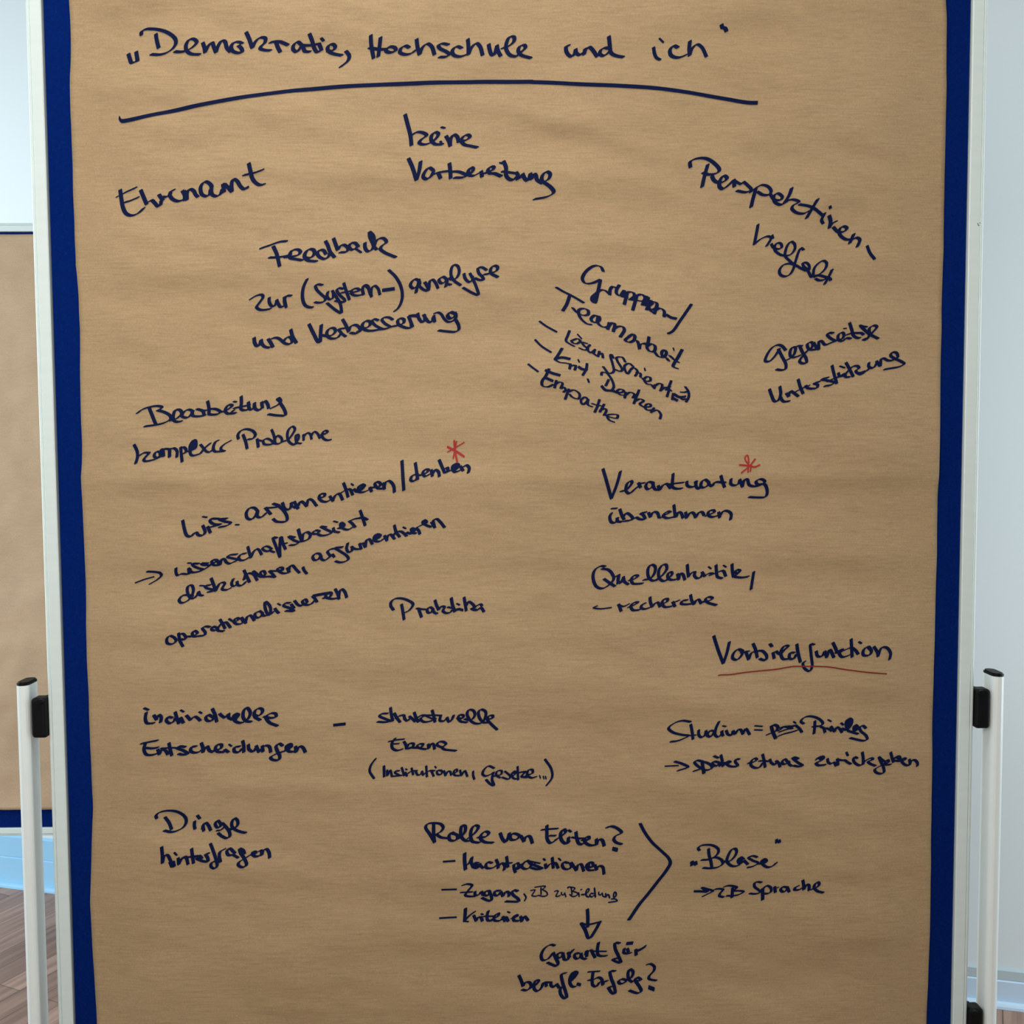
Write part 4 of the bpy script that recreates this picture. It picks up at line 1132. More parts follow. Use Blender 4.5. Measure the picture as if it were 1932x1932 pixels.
        (46.5, 13.8, 28, '1245,13212 1224,13165 1248,13094 1301,13093 1325,13150'),
        (46.5, 13.8, 28, '1316,13150 1328,13106 1378,13100'),
        (36.9, 13.8, 28, '1248,13270 1312,13273'),
        (46.5, 13.8, 28, '1351,13261 1386,13164 1408,13130'),
        (46.5, 13.8, 28, '1389,13152 1435,13211 1496,13176 1518,13139 1472,13117 1411,13109'),
        (46.5, 13.8, 28, '1509,13127 1560,13155 1607,13132 1674,13136 1649,13187 1619,13206 1686,13221'),
        (46.5, 13.8, 28, '1719,13215 1742,13160'),
        (46.5, 13.8, 28, '1742,13162 1778,13221 1828,13216 1855,13151'),
        (46.5, 13.8, 28, '1877,13149 1951,13195 1998,13219 1963,13228 1904,13173 1951,13144 2050,13159'),
        (46.5, 13.8, 28, '2043,13309 2062,13157'),
        (46.5, 13.8, 28, '2075,13159 2099,13218 2136,13208 2161,13144'),
        (46.5, 13.8, 28, '2194,13217 2206,13143'),
        (46.5, 13.8, 28, '2206,13146 2259,13213 2296,13204 2323,13148'),
        (46.5, 13.8, 28, '2323,13148 2369,13216 2406,13216 2431,13175'),
        (46.5, 13.8, 28, '2455,13169 2562,13218 2552,13240 2491,13228 2482,13181 2529,13153 2614,13174'),
        (46.5, 13.8, 28, '2616,13215 2630,13147'),
        (46.5, 13.8, 28, '2627,13156 2675,13227 2737,13226 2776,13192 2769,13120'),
    ]),
    ('red_asterisk', 'red asterisk', [
        (25.1, 17.9, 45, '2875,13816 2973,13807 3070,13790 3127,13814'),
        (22.1, 15.2, 45, '3003,13803 2950,13876 2948,13919 2975,13939 2989,13888 2980,13724'),
        (25.1, 17.9, 45, '3072,13888 3034,13839 2997,13797 2898,13716'),
        (22.1, 17.9, 45, '3022,13815 3010,13736'),
    ]),
    ('inscription', 'dark blue handwriting reading Quellenkritik,', [
        (46.5, 13.8, 28, '1163,12529 1110,12535 1029,12478 1011,12382 1051,12276 1122,12245 1206,12285 1275,12368 1254,12437 1206,12486 1128,12501'),
        (46.5, 13.8, 28, '1152,12369 1217,12321 1289,12275'),
        (46.5, 13.8, 28, '1296,12392 1335,12415 1331,12344 1361,12314 1397,12379'),
        (46.5, 13.8, 28, '1343,12421 1327,12308'),
        (46.5, 13.8, 28, '1400,12394 1415,12331 1462,12297'),
        (46.5, 13.8, 28, '1475,12349 1540,12366 1586,12405 1541,12411 1501,12366 1519,12309 1576,12303 1642,12308'),
        (46.5, 13.8, 28, '1660,12353 1744,12370 1801,12448 1802,12527 1754,12548 1715,12497 1722,12389 1768,12343 1839,12352'),
        (46.5, 13.8, 28, '1803,12346 1899,12411 1955,12496 1942,12548 1897,12542 1853,12472 1860,12376 1911,12336 1983,12357'),
        (46.5, 13.8, 28, '1959,12357 2024,12423 2016,12450 1982,12445 1967,12387 2007,12351 2079,12356'),
        (46.5, 13.8, 28, '2093,12426 2109,12353'),
        (46.5, 13.8, 28, '2109,12362 2129,12431 2162,12421 2187,12351'),
        (46.5, 13.8, 28, '2217,12545 2224,12469 2235,12388'),
        (46.5, 13.8, 28, '2235,12396 2282,12442 2318,12447 2309,12408 2343,12368 2391,12379 2421,12431'),
        (46.5, 13.8, 28, '2408,12447 2445,12392'),
        (46.5, 13.8, 28, '2445,12401 2499,12428 2541,12430'),
        (29.5, 13.8, 28, '2491,12515 2521,12491'),
        (46.5, 13.8, 28, '2586,12536 2594,12454 2609,12384 2667,12365'),
        (46.5, 13.8, 28, '2511,12406 2594,12436 2677,12463 2714,12393'),
        (29.5, 13.8, 28, '2681,12532 2714,12511'),
        (46.5, 13.8, 28, '2790,12548 2796,12465 2812,12384'),
        (48.0, 13.8, 28, '2811,12429 2856,12474 2895,12462 2845,12407 2824,12389 2917,12374 3001,12385'),
        (48.0, 13.8, 28, '2826,12447 2863,12422'),
        (44.3, 13.8, 28, '3072,12445 3055,12331 3037,12221'),
    ]),
    ('inscription', 'dark blue handwriting reading -recherche', [
        (29.5, 13.8, 28, '1062,12021 1016,12000 1098,11985 1241,11999'),
        (46.5, 13.8, 28, '1339,12041 1369,11954'),
        (36.9, 13.8, 28, '1331,12035 1396,12013 1468,12043'),
        (46.5, 13.8, 28, '1468,12005 1552,12040 1585,12064 1540,12064 1494,12019 1518,11968 1599,11967'),
        (46.5, 13.8, 28, '1677,12052 1637,12034 1625,11995 1670,11979 1742,12000'),
        (46.5, 13.8, 28, '1739,12129 1745,12066 1768,12006'),
        (46.5, 13.8, 28, '1768,12008 1802,12051 1838,12063 1867,12008'),
        (46.5, 13.8, 28, '1885,12039 1957,12075 1966,12105 1921,12105 1894,12065 1921,12008 1992,12008 2040,12023'),
        (46.5, 13.8, 28, '2030,12069 2058,12011'),
        (36.9, 13.8, 28, '2042,12062 2111,12089'),
        (46.5, 13.8, 28, '2213,12092 2150,12080 2138,12047 2195,12037 2278,12046'),
        (46.5, 13.8, 28, '2258,12157 2272,12088 2302,12037'),
        (46.5, 13.8, 28, '2302,12040 2332,12091 2362,12097 2392,12047'),
        (46.5, 13.8, 28, '2410,12069 2494,12080 2540,12113 2495,12131 2449,12104 2472,12062 2587,12025'),
    ]),
    ('inscription', 'dark blue handwriting reading Vorbildfunktion', [
        (48.0, 13.8, 28, '2563,11621 2622,11437 2688,11263'),
        (48.0, 13.8, 28, '2688,11263 2734,11397 2765,11539'),
        (48.0, 13.8, 28, '2940,11425 2884,11446 2822,11396 2809,11331 2858,11307 2917,11356 2940,11415 2904,11432'),
        (40.6, 13.8, 28, '2917,11402 3016,11418'),
        (48.0, 13.8, 28, '2979,11414 3015,11312'),
        (48.0, 13.8, 28, '3015,11316 3055,11398 3147,11424'),
        (48.0, 13.8, 28, '3072,11517 3107,11433 3127,11337'),
        (48.0, 13.8, 28, '3108,11407 3186,11423 3249,11353 3235,11304 3186,11308 3160,11321'),
        (48.0, 13.8, 28, '3330,11399 3345,11324'),
        (48.0, 13.8, 28, '3287,11513 3314,11479'),
        (48.0, 13.8, 28, '3368,11416 3421,11379 3471,11433 3520,11484 3481,11491 3441,11446 3430,11379 3460,11316 3525,11316'),
        (48.0, 13.8, 28, '3602,11396 3552,11396 3541,11326 3590,11315 3631,11379'),
        (48.0, 13.8, 28, '3629,11510 3647,11406 3681,11276'),
        (42.8, 13.8, 28, '3850,11504 3807,11511 3816,11379 3831,11221 3798,11158 3733,11195 3714,11260 3740,11284'),
        (48.0, 13.8, 28, '3880,11416 3901,11352 3953,11348 3990,11416'),
        (48.0, 13.8, 28, '3990,11416 4018,11336'),
        (48.0, 13.8, 28, '4018,11341 4054,11436 4108,11336'),
        (48.0, 13.8, 28, '4089,11528 4131,11445 4146,11395'),
        (48.0, 13.8, 28, '4133,11399 4197,11405 4219,11436 4183,11432 4174,11392 4212,11341 4276,11352 4328,11378'),
        (48.0, 13.8, 28, '4322,11573 4331,11458 4342,11341'),
        (48.0, 13.8, 28, '4248,11432 4325,11462 4378,11431 4418,11378'),
        (36.9, 13.8, 28, '4425,11537 4454,11517'),
        (48.0, 13.8, 28, '4587,11427 4547,11474 4485,11431 4486,11365 4562,11364 4588,11414 4547,11463'),
        (48.0, 13.8, 28, '4620,11472 4669,11395 4677,11345'),
        (48.0, 13.8, 28, '4676,11348 4723,11456 4793,11454 4848,11381 4835,11299'),
    ]),
    ('red_underline', 'thin red underline', [
        (17.0, 9.7, 80, '2623,11111 2660,11117 2765,11119 2975,11147 3158,11165 3367,11184 3576,11218 3707,11220 4020,11213 4281,11173 4543,11138 4800,11112'),
    ]),
    ('inscription', 'dark blue handwriting reading individuelle', [
        (51.7, 13.8, 28, '-4714,10697 -4726,10613 -4706,10560 -4618,10562'),
        (44.3, 13.8, 28, '-4738,10754 -4687,10731'),
        (51.7, 13.8, 28, '-4615,10664 -4580,10606'),
        (51.7, 13.8, 28, '-4587,10613 -4551,10668 -4522,10641 -4531,10572'),
        (51.7, 13.8, 28, '-4379,10630 -4437,10638 -4456,10590 -4410,10556 -4351,10596 -4343,10626'),
        (51.7, 13.8, 28, '-4342,10702 -4322,10625 -4298,10555'),
        (51.7, 13.8, 28, '-4303,10559 -4276,10630 -4241,10562'),
        (36.9, 13.8, 28, '-4269,10727 -4233,10705'),
        (51.7, 13.8, 28, '-4198,10659 -4149,10599'),
        (51.7, 13.8, 28, '-4149,10603 -4090,10644 -4047,10618 -4022,10591'),
        (36.9, 13.8, 28, '-4030,10706 -4002,10687'),
        (51.7, 13.8, 28, '-3859,10637 -3915,10667 -3950,10633 -3933,10591 -3875,10591 -3844,10633'),
        (51.7, 13.8, 28, '-3863,10745 -3829,10669 -3810,10578'),
        (51.7, 13.8, 28, '-3771,10681 -3750,10659 -3701,10632 -3657,10679 -3658,10631 -3616,10604'),
        (51.7, 13.8, 28, '-3616,10601 -3559,10622 -3532,10663 -3572,10678 -3598,10630 -3574,10582 -3503,10558 -3417,10605 -3383,10692 -3428,10754 -3469,10708 -3471,10621 -3432,10579 -3375,10571'),
        (51.7, 13.8, 28, '-3551,10663 -3573,10596'),
        (51.7, 13.8, 28, '-3338,10662 -3288,10644 -3230,10692 -3232,10730 -3272,10744 -3327,10705 -3325,10633 -3260,10591'),
        (51.7, 13.8, 28, '-3209,10635 -3131,10616 -3055,10633 -3061,10670 -3116,10678 -3185,10631 -3146,10561 -3042,10513'),
    ]),
    ('inscription', 'dark blue handwriting reading -', [
        (39.8, 13.8, 85, '-2323,10514 -2176,10528'),
    ]),
    ('inscription', 'dark blue handwriting reading Entscheidungen', [
        (51.7, 13.8, 28, '-4737,10300 -4759,10215 -4731,10152 -4654,10145 -4566,10172'),
        (51.7, 13.8, 28, '-4789,10292 -4678,10316 -4583,10334'),
        (51.7, 13.8, 28, '-4739,10237 -4651,10231 -4578,10242'),
        (51.7, 13.8, 28, '-4579,10216 -4559,10153'),
        (51.7, 13.8, 28, '-4559,10157 -4521,10220 -4479,10201 -4451,10152'),
        (51.7, 13.8, 28, '-4433,10299 -4420,10215 -4401,10139'),
        (36.9, 13.8, 28, '-4535,10231 -4434,10237 -4348,10237'),
        (51.7, 13.8, 28, '-4226,10247 -4304,10255 -4331,10237 -4248,10200 -4194,10159 -4263,10149 -4313,10159'),
        (51.7, 13.8, 28, '-4090,10252 -4144,10246 -4159,10199 -4119,10172 -4048,10183 -4005,10218'),
        (51.7, 13.8, 28, '-4022,10295 -4004,10240 -3998,10177'),
        (51.7, 13.8, 28, '-4005,10182 -3947,10251 -3919,10195 -3876,10176'),
        (51.7, 13.8, 28, '-3876,10194 -3775,10222 -3763,10270 -3817,10271 -3844,10223 -3819,10182 -3733,10174'),
        (51.7, 13.8, 28, '-3725,10207 -3679,10173'),
        (33.2, 13.8, 28, '-3666,10273 -3638,10251'),
        (51.7, 13.8, 28, '-3530,10247 -3599,10233 -3601,10180 -3546,10172 -3501,10221'),
        (51.7, 13.8, 28, '-3492,10319 -3479,10250 -3481,10172'),
        (51.7, 13.8, 28, '-3421,10269 -3412,10206 -3358,10179 -3321,10231'),
        (51.7, 13.8, 28, '-3320,10253 -3286,10171'),
        (51.7, 13.8, 28, '-3242,10252 -3235,10178'),
        (51.7, 13.8, 28, '-3286,10171 -3213,10252 -3155,10244 -3135,10170'),
        (51.7, 13.8, 28, '-2983,10250 -3025,10279 -3066,10246 -3053,10188 -3020,10115 -3036,10068 -3115,10072 -3139,10101 -3070,10144 -2940,10187'),
        (51.7, 13.8, 28, '-2940,10201 -2871,10230 -2877,10271 -2922,10264 -2937,10216 -2897,10175 -2825,10174'),
        (51.7, 13.8, 28, '-2910,10259 -2904,10201'),
        (51.7, 13.8, 28, '-2817,10241 -2811,10166'),
        (51.7, 13.8, 28, '-2811,10171 -2766,10241 -2723,10226 -2693,10165'),
    ]),
    ('inscription', 'dark blue handwriting reading strukturelle', [
        (44.3, 13.8, 28, '-1632,10659 -1712,10653 -1736,10629 -1659,10588 -1579,10561'),
        (44.3, 13.8, 28, '-1759,10553 -1659,10548 -1566,10567'),
        (44.3, 13.8, 28, '-1595,10732 -1585,10655 -1566,10563'),
        (44.3, 13.8, 28, '-1545,10661 -1518,10607 -1472,10546'),
        (44.3, 13.8, 28, '-1525,10601 -1485,10624 -1425,10633 -1412,10586 -1379,10561 -1341,10598'),
        (44.3, 13.8, 28, '-1352,10619 -1312,10584 -1279,10550'),
        (44.3, 13.8, 28, '-1291,10668 -1272,10610 -1239,10545'),
        (44.3, 13.8, 28, '-1252,10597 -1205,10627 -1152,10626 -1205,10596 -1210,10576 -1166,10543 -1072,10555 -1019,10578'),
        (29.5, 13.8, 28, '-1152,10626 -1059,10579'),
        (44.3, 13.8, 28, '-1062,10691 -1045,10633 -1026,10540'),
        (36.9, 13.8, 28, '-1152,10628 -1018,10626 -945,10622'),
        (44.3, 13.8, 28, '-952,10622 -963,10557 -912,10549 -872,10589'),
        (44.3, 13.8, 28, '-872,10596 -846,10537 -805,10575 -788,10620'),
        (44.3, 13.8, 28, '-738,10585 -671,10584 -660,10619 -711,10626 -729,10587 -698,10542 -618,10527'),
        (44.3, 13.8, 28, '-644,10573 -564,10559 -512,10628 -536,10687 -589,10694 -614,10642 -577,10559 -511,10513 -430,10519 -383,10585 -375,10666 -429,10699 -466,10669 -454,10586 -403,10526 -336,10525'),
        (44.3, 13.8, 28, '-356,10564 -285,10585 -285,10617 -336,10610 -353,10564 -310,10509 -230,10431'),
    ]),
    ('inscription', 'dark blue handwriting reading Ebene', [
        (44.3, 13.8, 28, '-1540,10331 -1582,10270 -1577,10200 -1520,10168 -1452,10185'),
        (36.9, 13.8, 28, '-1618,10289 -1530,10310 -1429,10320'),
        (36.9, 13.8, 28, '-1572,10256 -1498,10260'),
        (44.3, 13.8, 28, '-1427,10288 -1404,10242 -1398,10195'),
        (44.3, 13.8, 28, '-1398,10199 -1357,10260 -1306,10260 -1317,10213 -1358,10195 -1398,10195'),
        (44.3, 13.8, 28, '-1358,10206 -1210,10210 -1183,10252 -1236,10252 -1261,10220 -1210,10194 -1144,10184'),
        (44.3, 13.8, 28, '-1116,10251 -1114,10194'),
        (44.3, 13.8, 28, '-1110,10198 -1075,10258 -1049,10251 -1036,10187'),
        (44.3, 13.8, 28, '-942,10208 -1002,10239 -988,10274 -928,10282 -888,10252 -935,10204 -915,10183 -835,10169 -761,10162'),
    ]),
    ('inscription', 'dark blue handwriting reading (Institutionen, Gesetze...)', [
        (36.9, 13.8, 28, '-1795,10064 -1854,9985 -1874,9903 -1819,9808'),
        (40.6, 13.8, 28, '-1690,9966 -1688,9828'),
        (35.4, 13.8, 28, '-1651,9911 -1649,9841'),
        (35.4, 13.8, 28, '-1645,9845 -1610,9910 -1591,9841'),
        (35.4, 13.8, 28, '-1496,9902 -1543,9896 -1548,9878 -1497,9847'),
        (35.4, 13.8, 28, '-1591,9831 -1510,9837 -1457,9844'),
        (35.4, 13.8, 28, '-1462,9942 -1430,9839'),
        (35.4, 13.8, 28, '-1416,9881 -1396,9833'),
        (25.8, 13.8, 28, '-1409,9924 -1396,9913'),
        (35.4, 13.8, 28, '-1335,9934 -1315,9852'),
        (35.4, 13.8, 28, '-1389,9863 -1335,9896 -1268,9899'),
        (35.4, 13.8, 28, '-1282,9889 -1255,9845 -1215,9857 -1201,9892'),
        (35.4, 13.8, 28, '-1201,9892 -1185,9844'),
        (35.4, 13.8, 28, '-1147,9958 -1138,9823'),
        (35.4, 13.8, 28, '-1188,9848 -1107,9897 -1040,9897'),
        (35.4, 13.8, 28, '-1080,9893 -1051,9829'),
        (25.8, 13.8, 28, '-1033,9953 -1020,9933'),
        (35.4, 13.8, 28, '-953,9903 -1004,9896 -1004,9855 -960,9848 -939,9885 -966,9899'),
        (35.4, 13.8, 28, '-919,9896 -899,9834'),
        (35.4, 13.8, 28, '-899,9838 -865,9889 -838,9885 -825,9840'),
        (35.4, 13.8, 28, '-812,9851 -747,9892 -757,9917 -789,9892 -782,9840 -718,9833'),
        (35.4, 13.8, 28, '-710,9903 -695,9834'),
        (35.4, 13.8, 28, '-691,9838 -650,9897 -617,9824'),
        (35.4, 13.8, 28, '-542,9890 -543,9838 -527,9786'),
        (40.6, 13.8, 28, '-273,9930 -340,9959 -405,9906 -419,9851 -382,9827 -314,9850 -280,9875'),
        (40.6, 13.8, 28, '-280,9871 -299,9782 -275,9703 -328,9728 -375,9780'),
        (35.4, 13.8, 28, '-281,9822 -180,9848 -175,9894 -233,9888 -244,9836 -194,9803'),
        (35.4, 13.8, 28, '-132,9886 -62,9815 -86,9782 -167,9807'),
        (35.4, 13.8, 28, '-59,9804 2,9852 -5,9887 -45,9846 -19,9790 35,9782'),
        (35.4, 13.8, 28, '32,9946 38,9772'),
        (35.4, 13.8, 28, '-32,9859 130,9874'),
        (44.3, 13.8, 28, '63,9868 130,9874 83,9815 157,9800'),
        (40.6, 13.8, 28, '143,9828 224,9855 222,9901 170,9895 159,9828 210,9793 271,9806'),
        (19.2, 13.8, 28, '316,9823 326,9787'),
        (19.2, 13.8, 28, '363,9814 372,9777'),
        (19.2, 13.8, 28, '392,9811 399,9777'),
        (36.9, 13.8, 28, '386,10036 467,9906 477,9797 405,9692'),
    ]),
    ('inscription', 'dark blue handwriting reading Studium = Privileg', [
        (44.3, 13.8, 28, '2264,10510 2158,10526 2047,10490 1981,10429 2039,10375 2159,10341 2242,10328 2177,10292 2085,10261 2011,10255'),
        (44.3, 13.8, 28, '2269,10474 2288,10374 2298,10284'),
        (29.5, 13.8, 28, '2242,10328 2335,10336'),
        (44.3, 13.8, 28, '2372,10399 2374,10336 2409,10304 2455,10335 2466,10381'),
        (44.3, 13.8, 28, '2466,10391 2483,10325 2520,10307'),
        (44.3, 13.8, 28, '2566,10388 2519,10388 2485,10334 2520,10312 2557,10343 2575,10380'),
        (44.3, 13.8, 28, '2631,10511 2594,10418 2587,10333 2622,10306 2668,10342 2676,10387'),
        (44.3, 13.8, 28, '2667,10380 2689,10320'),
        (29.5, 13.8, 28, '2683,10454 2720,10445'),
        (44.3, 13.8, 28, '2728,10392 2751,10341 2797,10328 2816,10387'),
        (44.3, 13.8, 28, '2816,10387 2845,10342'),
        (44.3, 13.8, 28, '2843,10342 2887,10405 2915,10400 2945,10341'),
        (44.3, 13.8, 28, '2945,10341 2979,10414 3033,10335'),
        (29.5, 13.8, 28, '3098,10452 3191,10443'),
        (29.5, 13.8, 28, '3095,10397 3193,10392'),
        (51.7, 13.8, 28, '3311,10436 3333,10364 3373,10279'),
        (51.7, 13.8, 28, '3311,10449 3347,10463 3394,10436 3378,10383 3315,10354 3264,10331'),
        (44.3, 13.8, 28, '3408,10383 3481,10434 3566,10440 3627,10452'),
        (44.3, 13.8, 28, '3410,10311 3485,10340 3578,10363 3653,10387'),
        (36.9, 13.8, 28, '3418,10366 3483,10389 3539,10406 3586,10410'),
        (44.3, 13.8, 28, '3425,10422 3481,10436 3538,10425 3594,10434'),
        (44.3, 13.8, 28, '3622,10454 3671,10414 3711,10359'),
        (29.5, 13.8, 28, '3597,10502 3626,10481'),
        (44.3, 13.8, 28, '3730,10473 3693,10501 3716,10542 3790,10569 3886,10553 3961,10506 3981,10467 3945,10441 3850,10433'),
        (44.3, 13.8, 28, '3875,10505 3874,10421 3868,10338'),
        (44.3, 13.8, 28, '3955,10429 3993,10409 4011,10353'),
        (44.3, 13.8, 28, '3993,10407 4050,10402 4099,10371'),
        (29.5, 13.8, 28, '4049,10518 4087,10496'),
        (44.3, 13.8, 28, '4088,10430 4137,10361'),
        (44.3, 13.8, 28, '4137,10361 4164,10419 4203,10396 4232,10350'),
        (36.9, 13.8, 28, '4221,10472 4250,10448'),
        (44.3, 13.8, 28, '4231,10403 4289,10381 4346,10431 4364,10506 4332,10529 4291,10499 4286,10442 4308,10377 4375,10348 4442,10326'),
        (51.7, 13.8, 28, '4325,10512 4308,10404'),
        (44.3, 13.8, 28, '4342,10502 4332,10422'),
        (44.3, 13.8, 28, '4356,10360 4423,10373 4441,10420 4409,10442 4387,10412 4396,10366'),
        (44.3, 13.8, 28, '4419,10428 4404,10374'),
        (44.3, 13.8, 28, '4548,10398 4510,10430 4464,10410 4481,10363 4547,10305 4564,10258 4528,10237 4442,10250 4343,10275'),
    ]),
    ('inscription', 'dark blue handwriting reading später etwas zurückgeben', [
        (19.2, 13.8, 80, '1937,9934 2020,9939 2107,9943'),
        (44.3, 13.8, 28, '2062,9995 2149,9969 2233,9923 2176,9899 2103,9878'),
        (44.3, 13.8, 28, '2425,9993 2351,10008 2316,9987 2351,9941 2425,9894'),
        (44.3, 13.8, 28, '2309,9871 2369,9889 2425,9912'),
        (51.7, 13.8, 28, '2416,9984 2425,9912 2438,9841'),
        (44.3, 13.8, 28, '2416,9984 2462,9983 2534,9938 2543,9911 2498,9885 2434,9884'),
        (44.3, 13.8, 28, '2620,9981 2574,9991 2547,9975 2573,9939 2619,9939 2638,9973'),
        (44.3, 13.8, 28, '2629,9981 2649,9932'),
        (40.6, 13.8, 28, '2570,10061 2625,10037'),
        (44.3, 13.8, 28, '2660,10072 2676,10000 2686,9928'),
        (36.9, 13.8, 28, '2629,9964 2694,9972 2773,9980'),
        (44.3, 13.8, 28, '2694,9954 2759,9962 2783,9980 2745,9990 2727,9971 2759,9934 2815,9921 2880,9930 2845,9988 2857,10014 2899,10015'),
        (44.3, 13.8, 28, '3016,9961 3085,9974 3130,10008 3104,10023 3059,9993 3050,9937 3095,9901 3161,9902 3207,9962'),
        (44.3, 13.8, 28, '3204,10072 3226,9980 3238,9903'),
        (36.9, 13.8, 28, '3160,9986 3226,9988 3282,9979'),
        (44.3, 13.8, 28, '3298,10005 3319,9960 3366,9935 3393,9978'),
        (44.3, 13.8, 28, '3379,9985 3412,9959 3434,9906'),
        (44.3, 13.8, 28, '3533,9965 3495,10007 3460,9977 3470,9941 3515,9945 3542,9974 3552,9938 3585,9914'),
        (44.3, 13.8, 28, '3670,10008 3623,10026 3596,10022 3661,9961 3726,9917 3680,9906 3609,9919'),
        (48.0, 13.8, 28, '3910,9993 3939,10019 3997,10027 4005,10005 3949,9964 3902,9946 3929,9919 4025,9920'),
        (44.3, 13.8, 28, '3949,10011 3968,9992'),
        (44.3, 13.8, 28, '4056,9998 4066,9952 4102,9932 4140,9951 4169,9905'),
        (44.3, 13.8, 28, '4195,9914 4184,9996'),
        (44.3, 13.8, 28, '4182,9988 4235,9977 4282,9976 4320,9949 4360,9927'),
        (36.9, 13.8, 28, '4299,10083 4319,10039'),
        (44.3, 13.8, 28, '4440,10003 4409,10020 4391,9988 4414,9940 4480,9908 4517,9930'),
        (44.3, 13.8, 28, '4503,10083 4517,10008 4519,9922'),
        (44.3, 13.8, 28, '4517,9940 4544,9969 4627,10006 4645,9988 4582,9959 4611,9930 4678,9902'),
        (44.3, 13.8, 28, '4722,10016 4754,9947 4787,9878 4795,9812 4748,9794 4682,9822 4672,9852 4727,9889 4803,9926 4852,9943 4849,9971 4812,9963 4815,9916 4882,9913'),
        (44.3, 13.8, 28, '4722,10019 4762,9981 4792,9960'),
        (44.3, 13.8, 28, '4879,10075 4894,10020 4921,9942'),
        (48.0, 13.8, 28, '4910,9970 4959,10015 4999,10012 5010,9975 4950,9959'),
        (44.3, 13.8, 28, '4920,9965 5011,9954 5071,9962 5088,9981 5050,9986 5033,9955 5062,9914 5123,9889 5152,9918'),
        (44.3, 13.8, 28, '4959,10007 5020,9975'),
        (44.3, 13.8, 28, '5138,9969 5152,9910'),
        (44.3, 13.8, 28, '5143,9893 5171,9955 5221,9953 5255,9905 5248,9874'),
    ]),
    ('inscription', 'dark blue handwriting reading Dinge', [
        (48.7, 13.8, 28, '-4619,9311 -4630,9347 -4581,9390 -4465,9413 -4342,9395 -4256,9330 -4241,9268 -4277,9197 -4355,9153 -4424,9137 -4521,9157'),
        (48.7, 13.8, 28, '-4513,9326 -4462,9252 -4430,9171'),
        (48.7, 13.8, 28, '-4133,9270 -4139,9213 -4130,9171'),
        (48.7, 13.8, 28, '-4095,9348 -4067,9305'),
        (48.7, 13.8, 28, '-4030,9212 -4017,9146'),
        (48.7, 13.8, 28, '-4035,9173 -4012,9239 -3985,9248 -3951,9203 -3929,9151'),
        (48.7, 13.8, 28, '-3800,9235 -3835,9277 -3869,9238 -3845,9186 -3810,9193 -3791,9244'),
        (36.9, 13.8, 28, '-3850,9147 -3801,9153 -3748,9196'),
        (48.7, 13.8, 28, '-3774,9240 -3731,9192 -3687,9121 -3684,9070 -3722,9049 -3784,9074 -3832,9114'),
        (48.7, 13.8, 28, '-3713,9165 -3643,9164 -3582,9217 -3581,9271 -3613,9306 -3648,9272 -3658,9209 -3625,9164 -3546,9128 -3480,9114'),
    ]),
    ('inscription', 'dark blue handwriting reading hinterfragen', [
        (50.2, 13.8, 28, '-4549,8955 -4542,8859 -4544,8746'),
        (48.7, 13.8, 28, '-4541,8759 -4516,8841 -4480,8853 -4438,8777 -4406,8697'),
        (48.7, 13.8, 28, '-4448,8759 -4423,8695'),
        (48.7, 13.8, 28, '-4403,8764 -4392,8700'),
        (33.2, 13.8, 28, '-4387,8881 -4357,8849'),
        (48.7, 13.8, 28, '-4339,8811 -4334,8727'),
        (48.7, 13.8, 28, '-4334,8731 -4287,8811 -4243,8829 -4226,8785 -4215,8728'),
        (48.7, 13.8, 28, '-4168,8925 -4155,8829 -4144,8742'),
        (48.7, 13.8, 28, '-4261,8813 -4182,8825 -4103,8835'),
        (48.7, 13.8, 28, '-4125,8818 -4068,8835 -4037,8801 -4103,8806 -4033,8770 -3959,8762 -3963,8808 -3988,8853 -3951,8863'),
        (45.8, 13.8, 28, '-3931,8982 -3887,8874 -3850,8762 -3844,8701 -3879,8667 -3920,8691 -3918,8737 -3876,8761 -3798,8754'),
        (48.7, 13.8, 28, '-3800,8752 -3816,8829 -3807,8878 -3748,8911'),
        (48.7, 13.8, 28, '-3625,8866 -3687,8918 -3720,8886 -3701,8837 -3651,8836 -3616,8859'),
        (44.3, 13.8, 28, '-3633,8834 -3576,8800'),
        (48.7, 13.8, 28, '-3493,8848 -3511,8889 -3558,8912 -3544,8857 -3501,8797 -3468,8710 -3510,8677 -3569,8703 -3569,8738 -3492,8788 -3406,8837 -3354,8844 -3354,8868 -3387,8869 -3396,8845 -3362,8812 -3301,8819 -3267,8857'),
        (48.7, 13.8, 28, '-3306,8877 -3284,8885 -3275,8838'),
        (48.7, 13.8, 28, '-3275,8825 -3256,8883 -3214,8899 -3181,8848 -3174,8790'),
    ]),
    ('inscription', 'dark blue handwriting reading Rolle von Eliten?', [
        (51.7, 13.8, 28, '-1058,9202 -1059,9084 -1050,8962'),
        (48.0, 13.8, 28, '-1046,8962 -1109,9070 -1162,9156 -1143,9197 -1079,9214 -966,9199 -934,9156 -967,9098 -1017,9070 -967,9026 -868,9014'),
        (51.7, 13.8, 28, '-782,9067 -825,9088 -858,9052 -851,8992 -783,8982 -747,9026 -761,9059 -811,9074'),
        (51.7, 13.8, 28, '-726,9011 -654,9098 -651,9172 -689,9181 -708,9112 -698,9026 -641,8978 -584,8982'),
        (51.7, 13.8, 28, '-613,9011 -513,9096 -480,9165 -526,9180 -566,9137 -581,9040 -556,8970 -471,8953'),
        (51.7, 13.8, 28, '-485,9025 -385,9031 -345,9078 -385,9100 -439,9064 -454,9010 -400,8962 -294,8951'),
        (51.7, 13.8, 28, '-198,9078 -173,9009 -130,8961 -95,9024 -80,9079'),
        (51.7, 13.8, 28, '61,9039 12,9068 -45,9070 -71,9024 -52,8991 12,8996 54,9039'),
        (51.7, 13.8, 28, '68,9044 111,8970'),
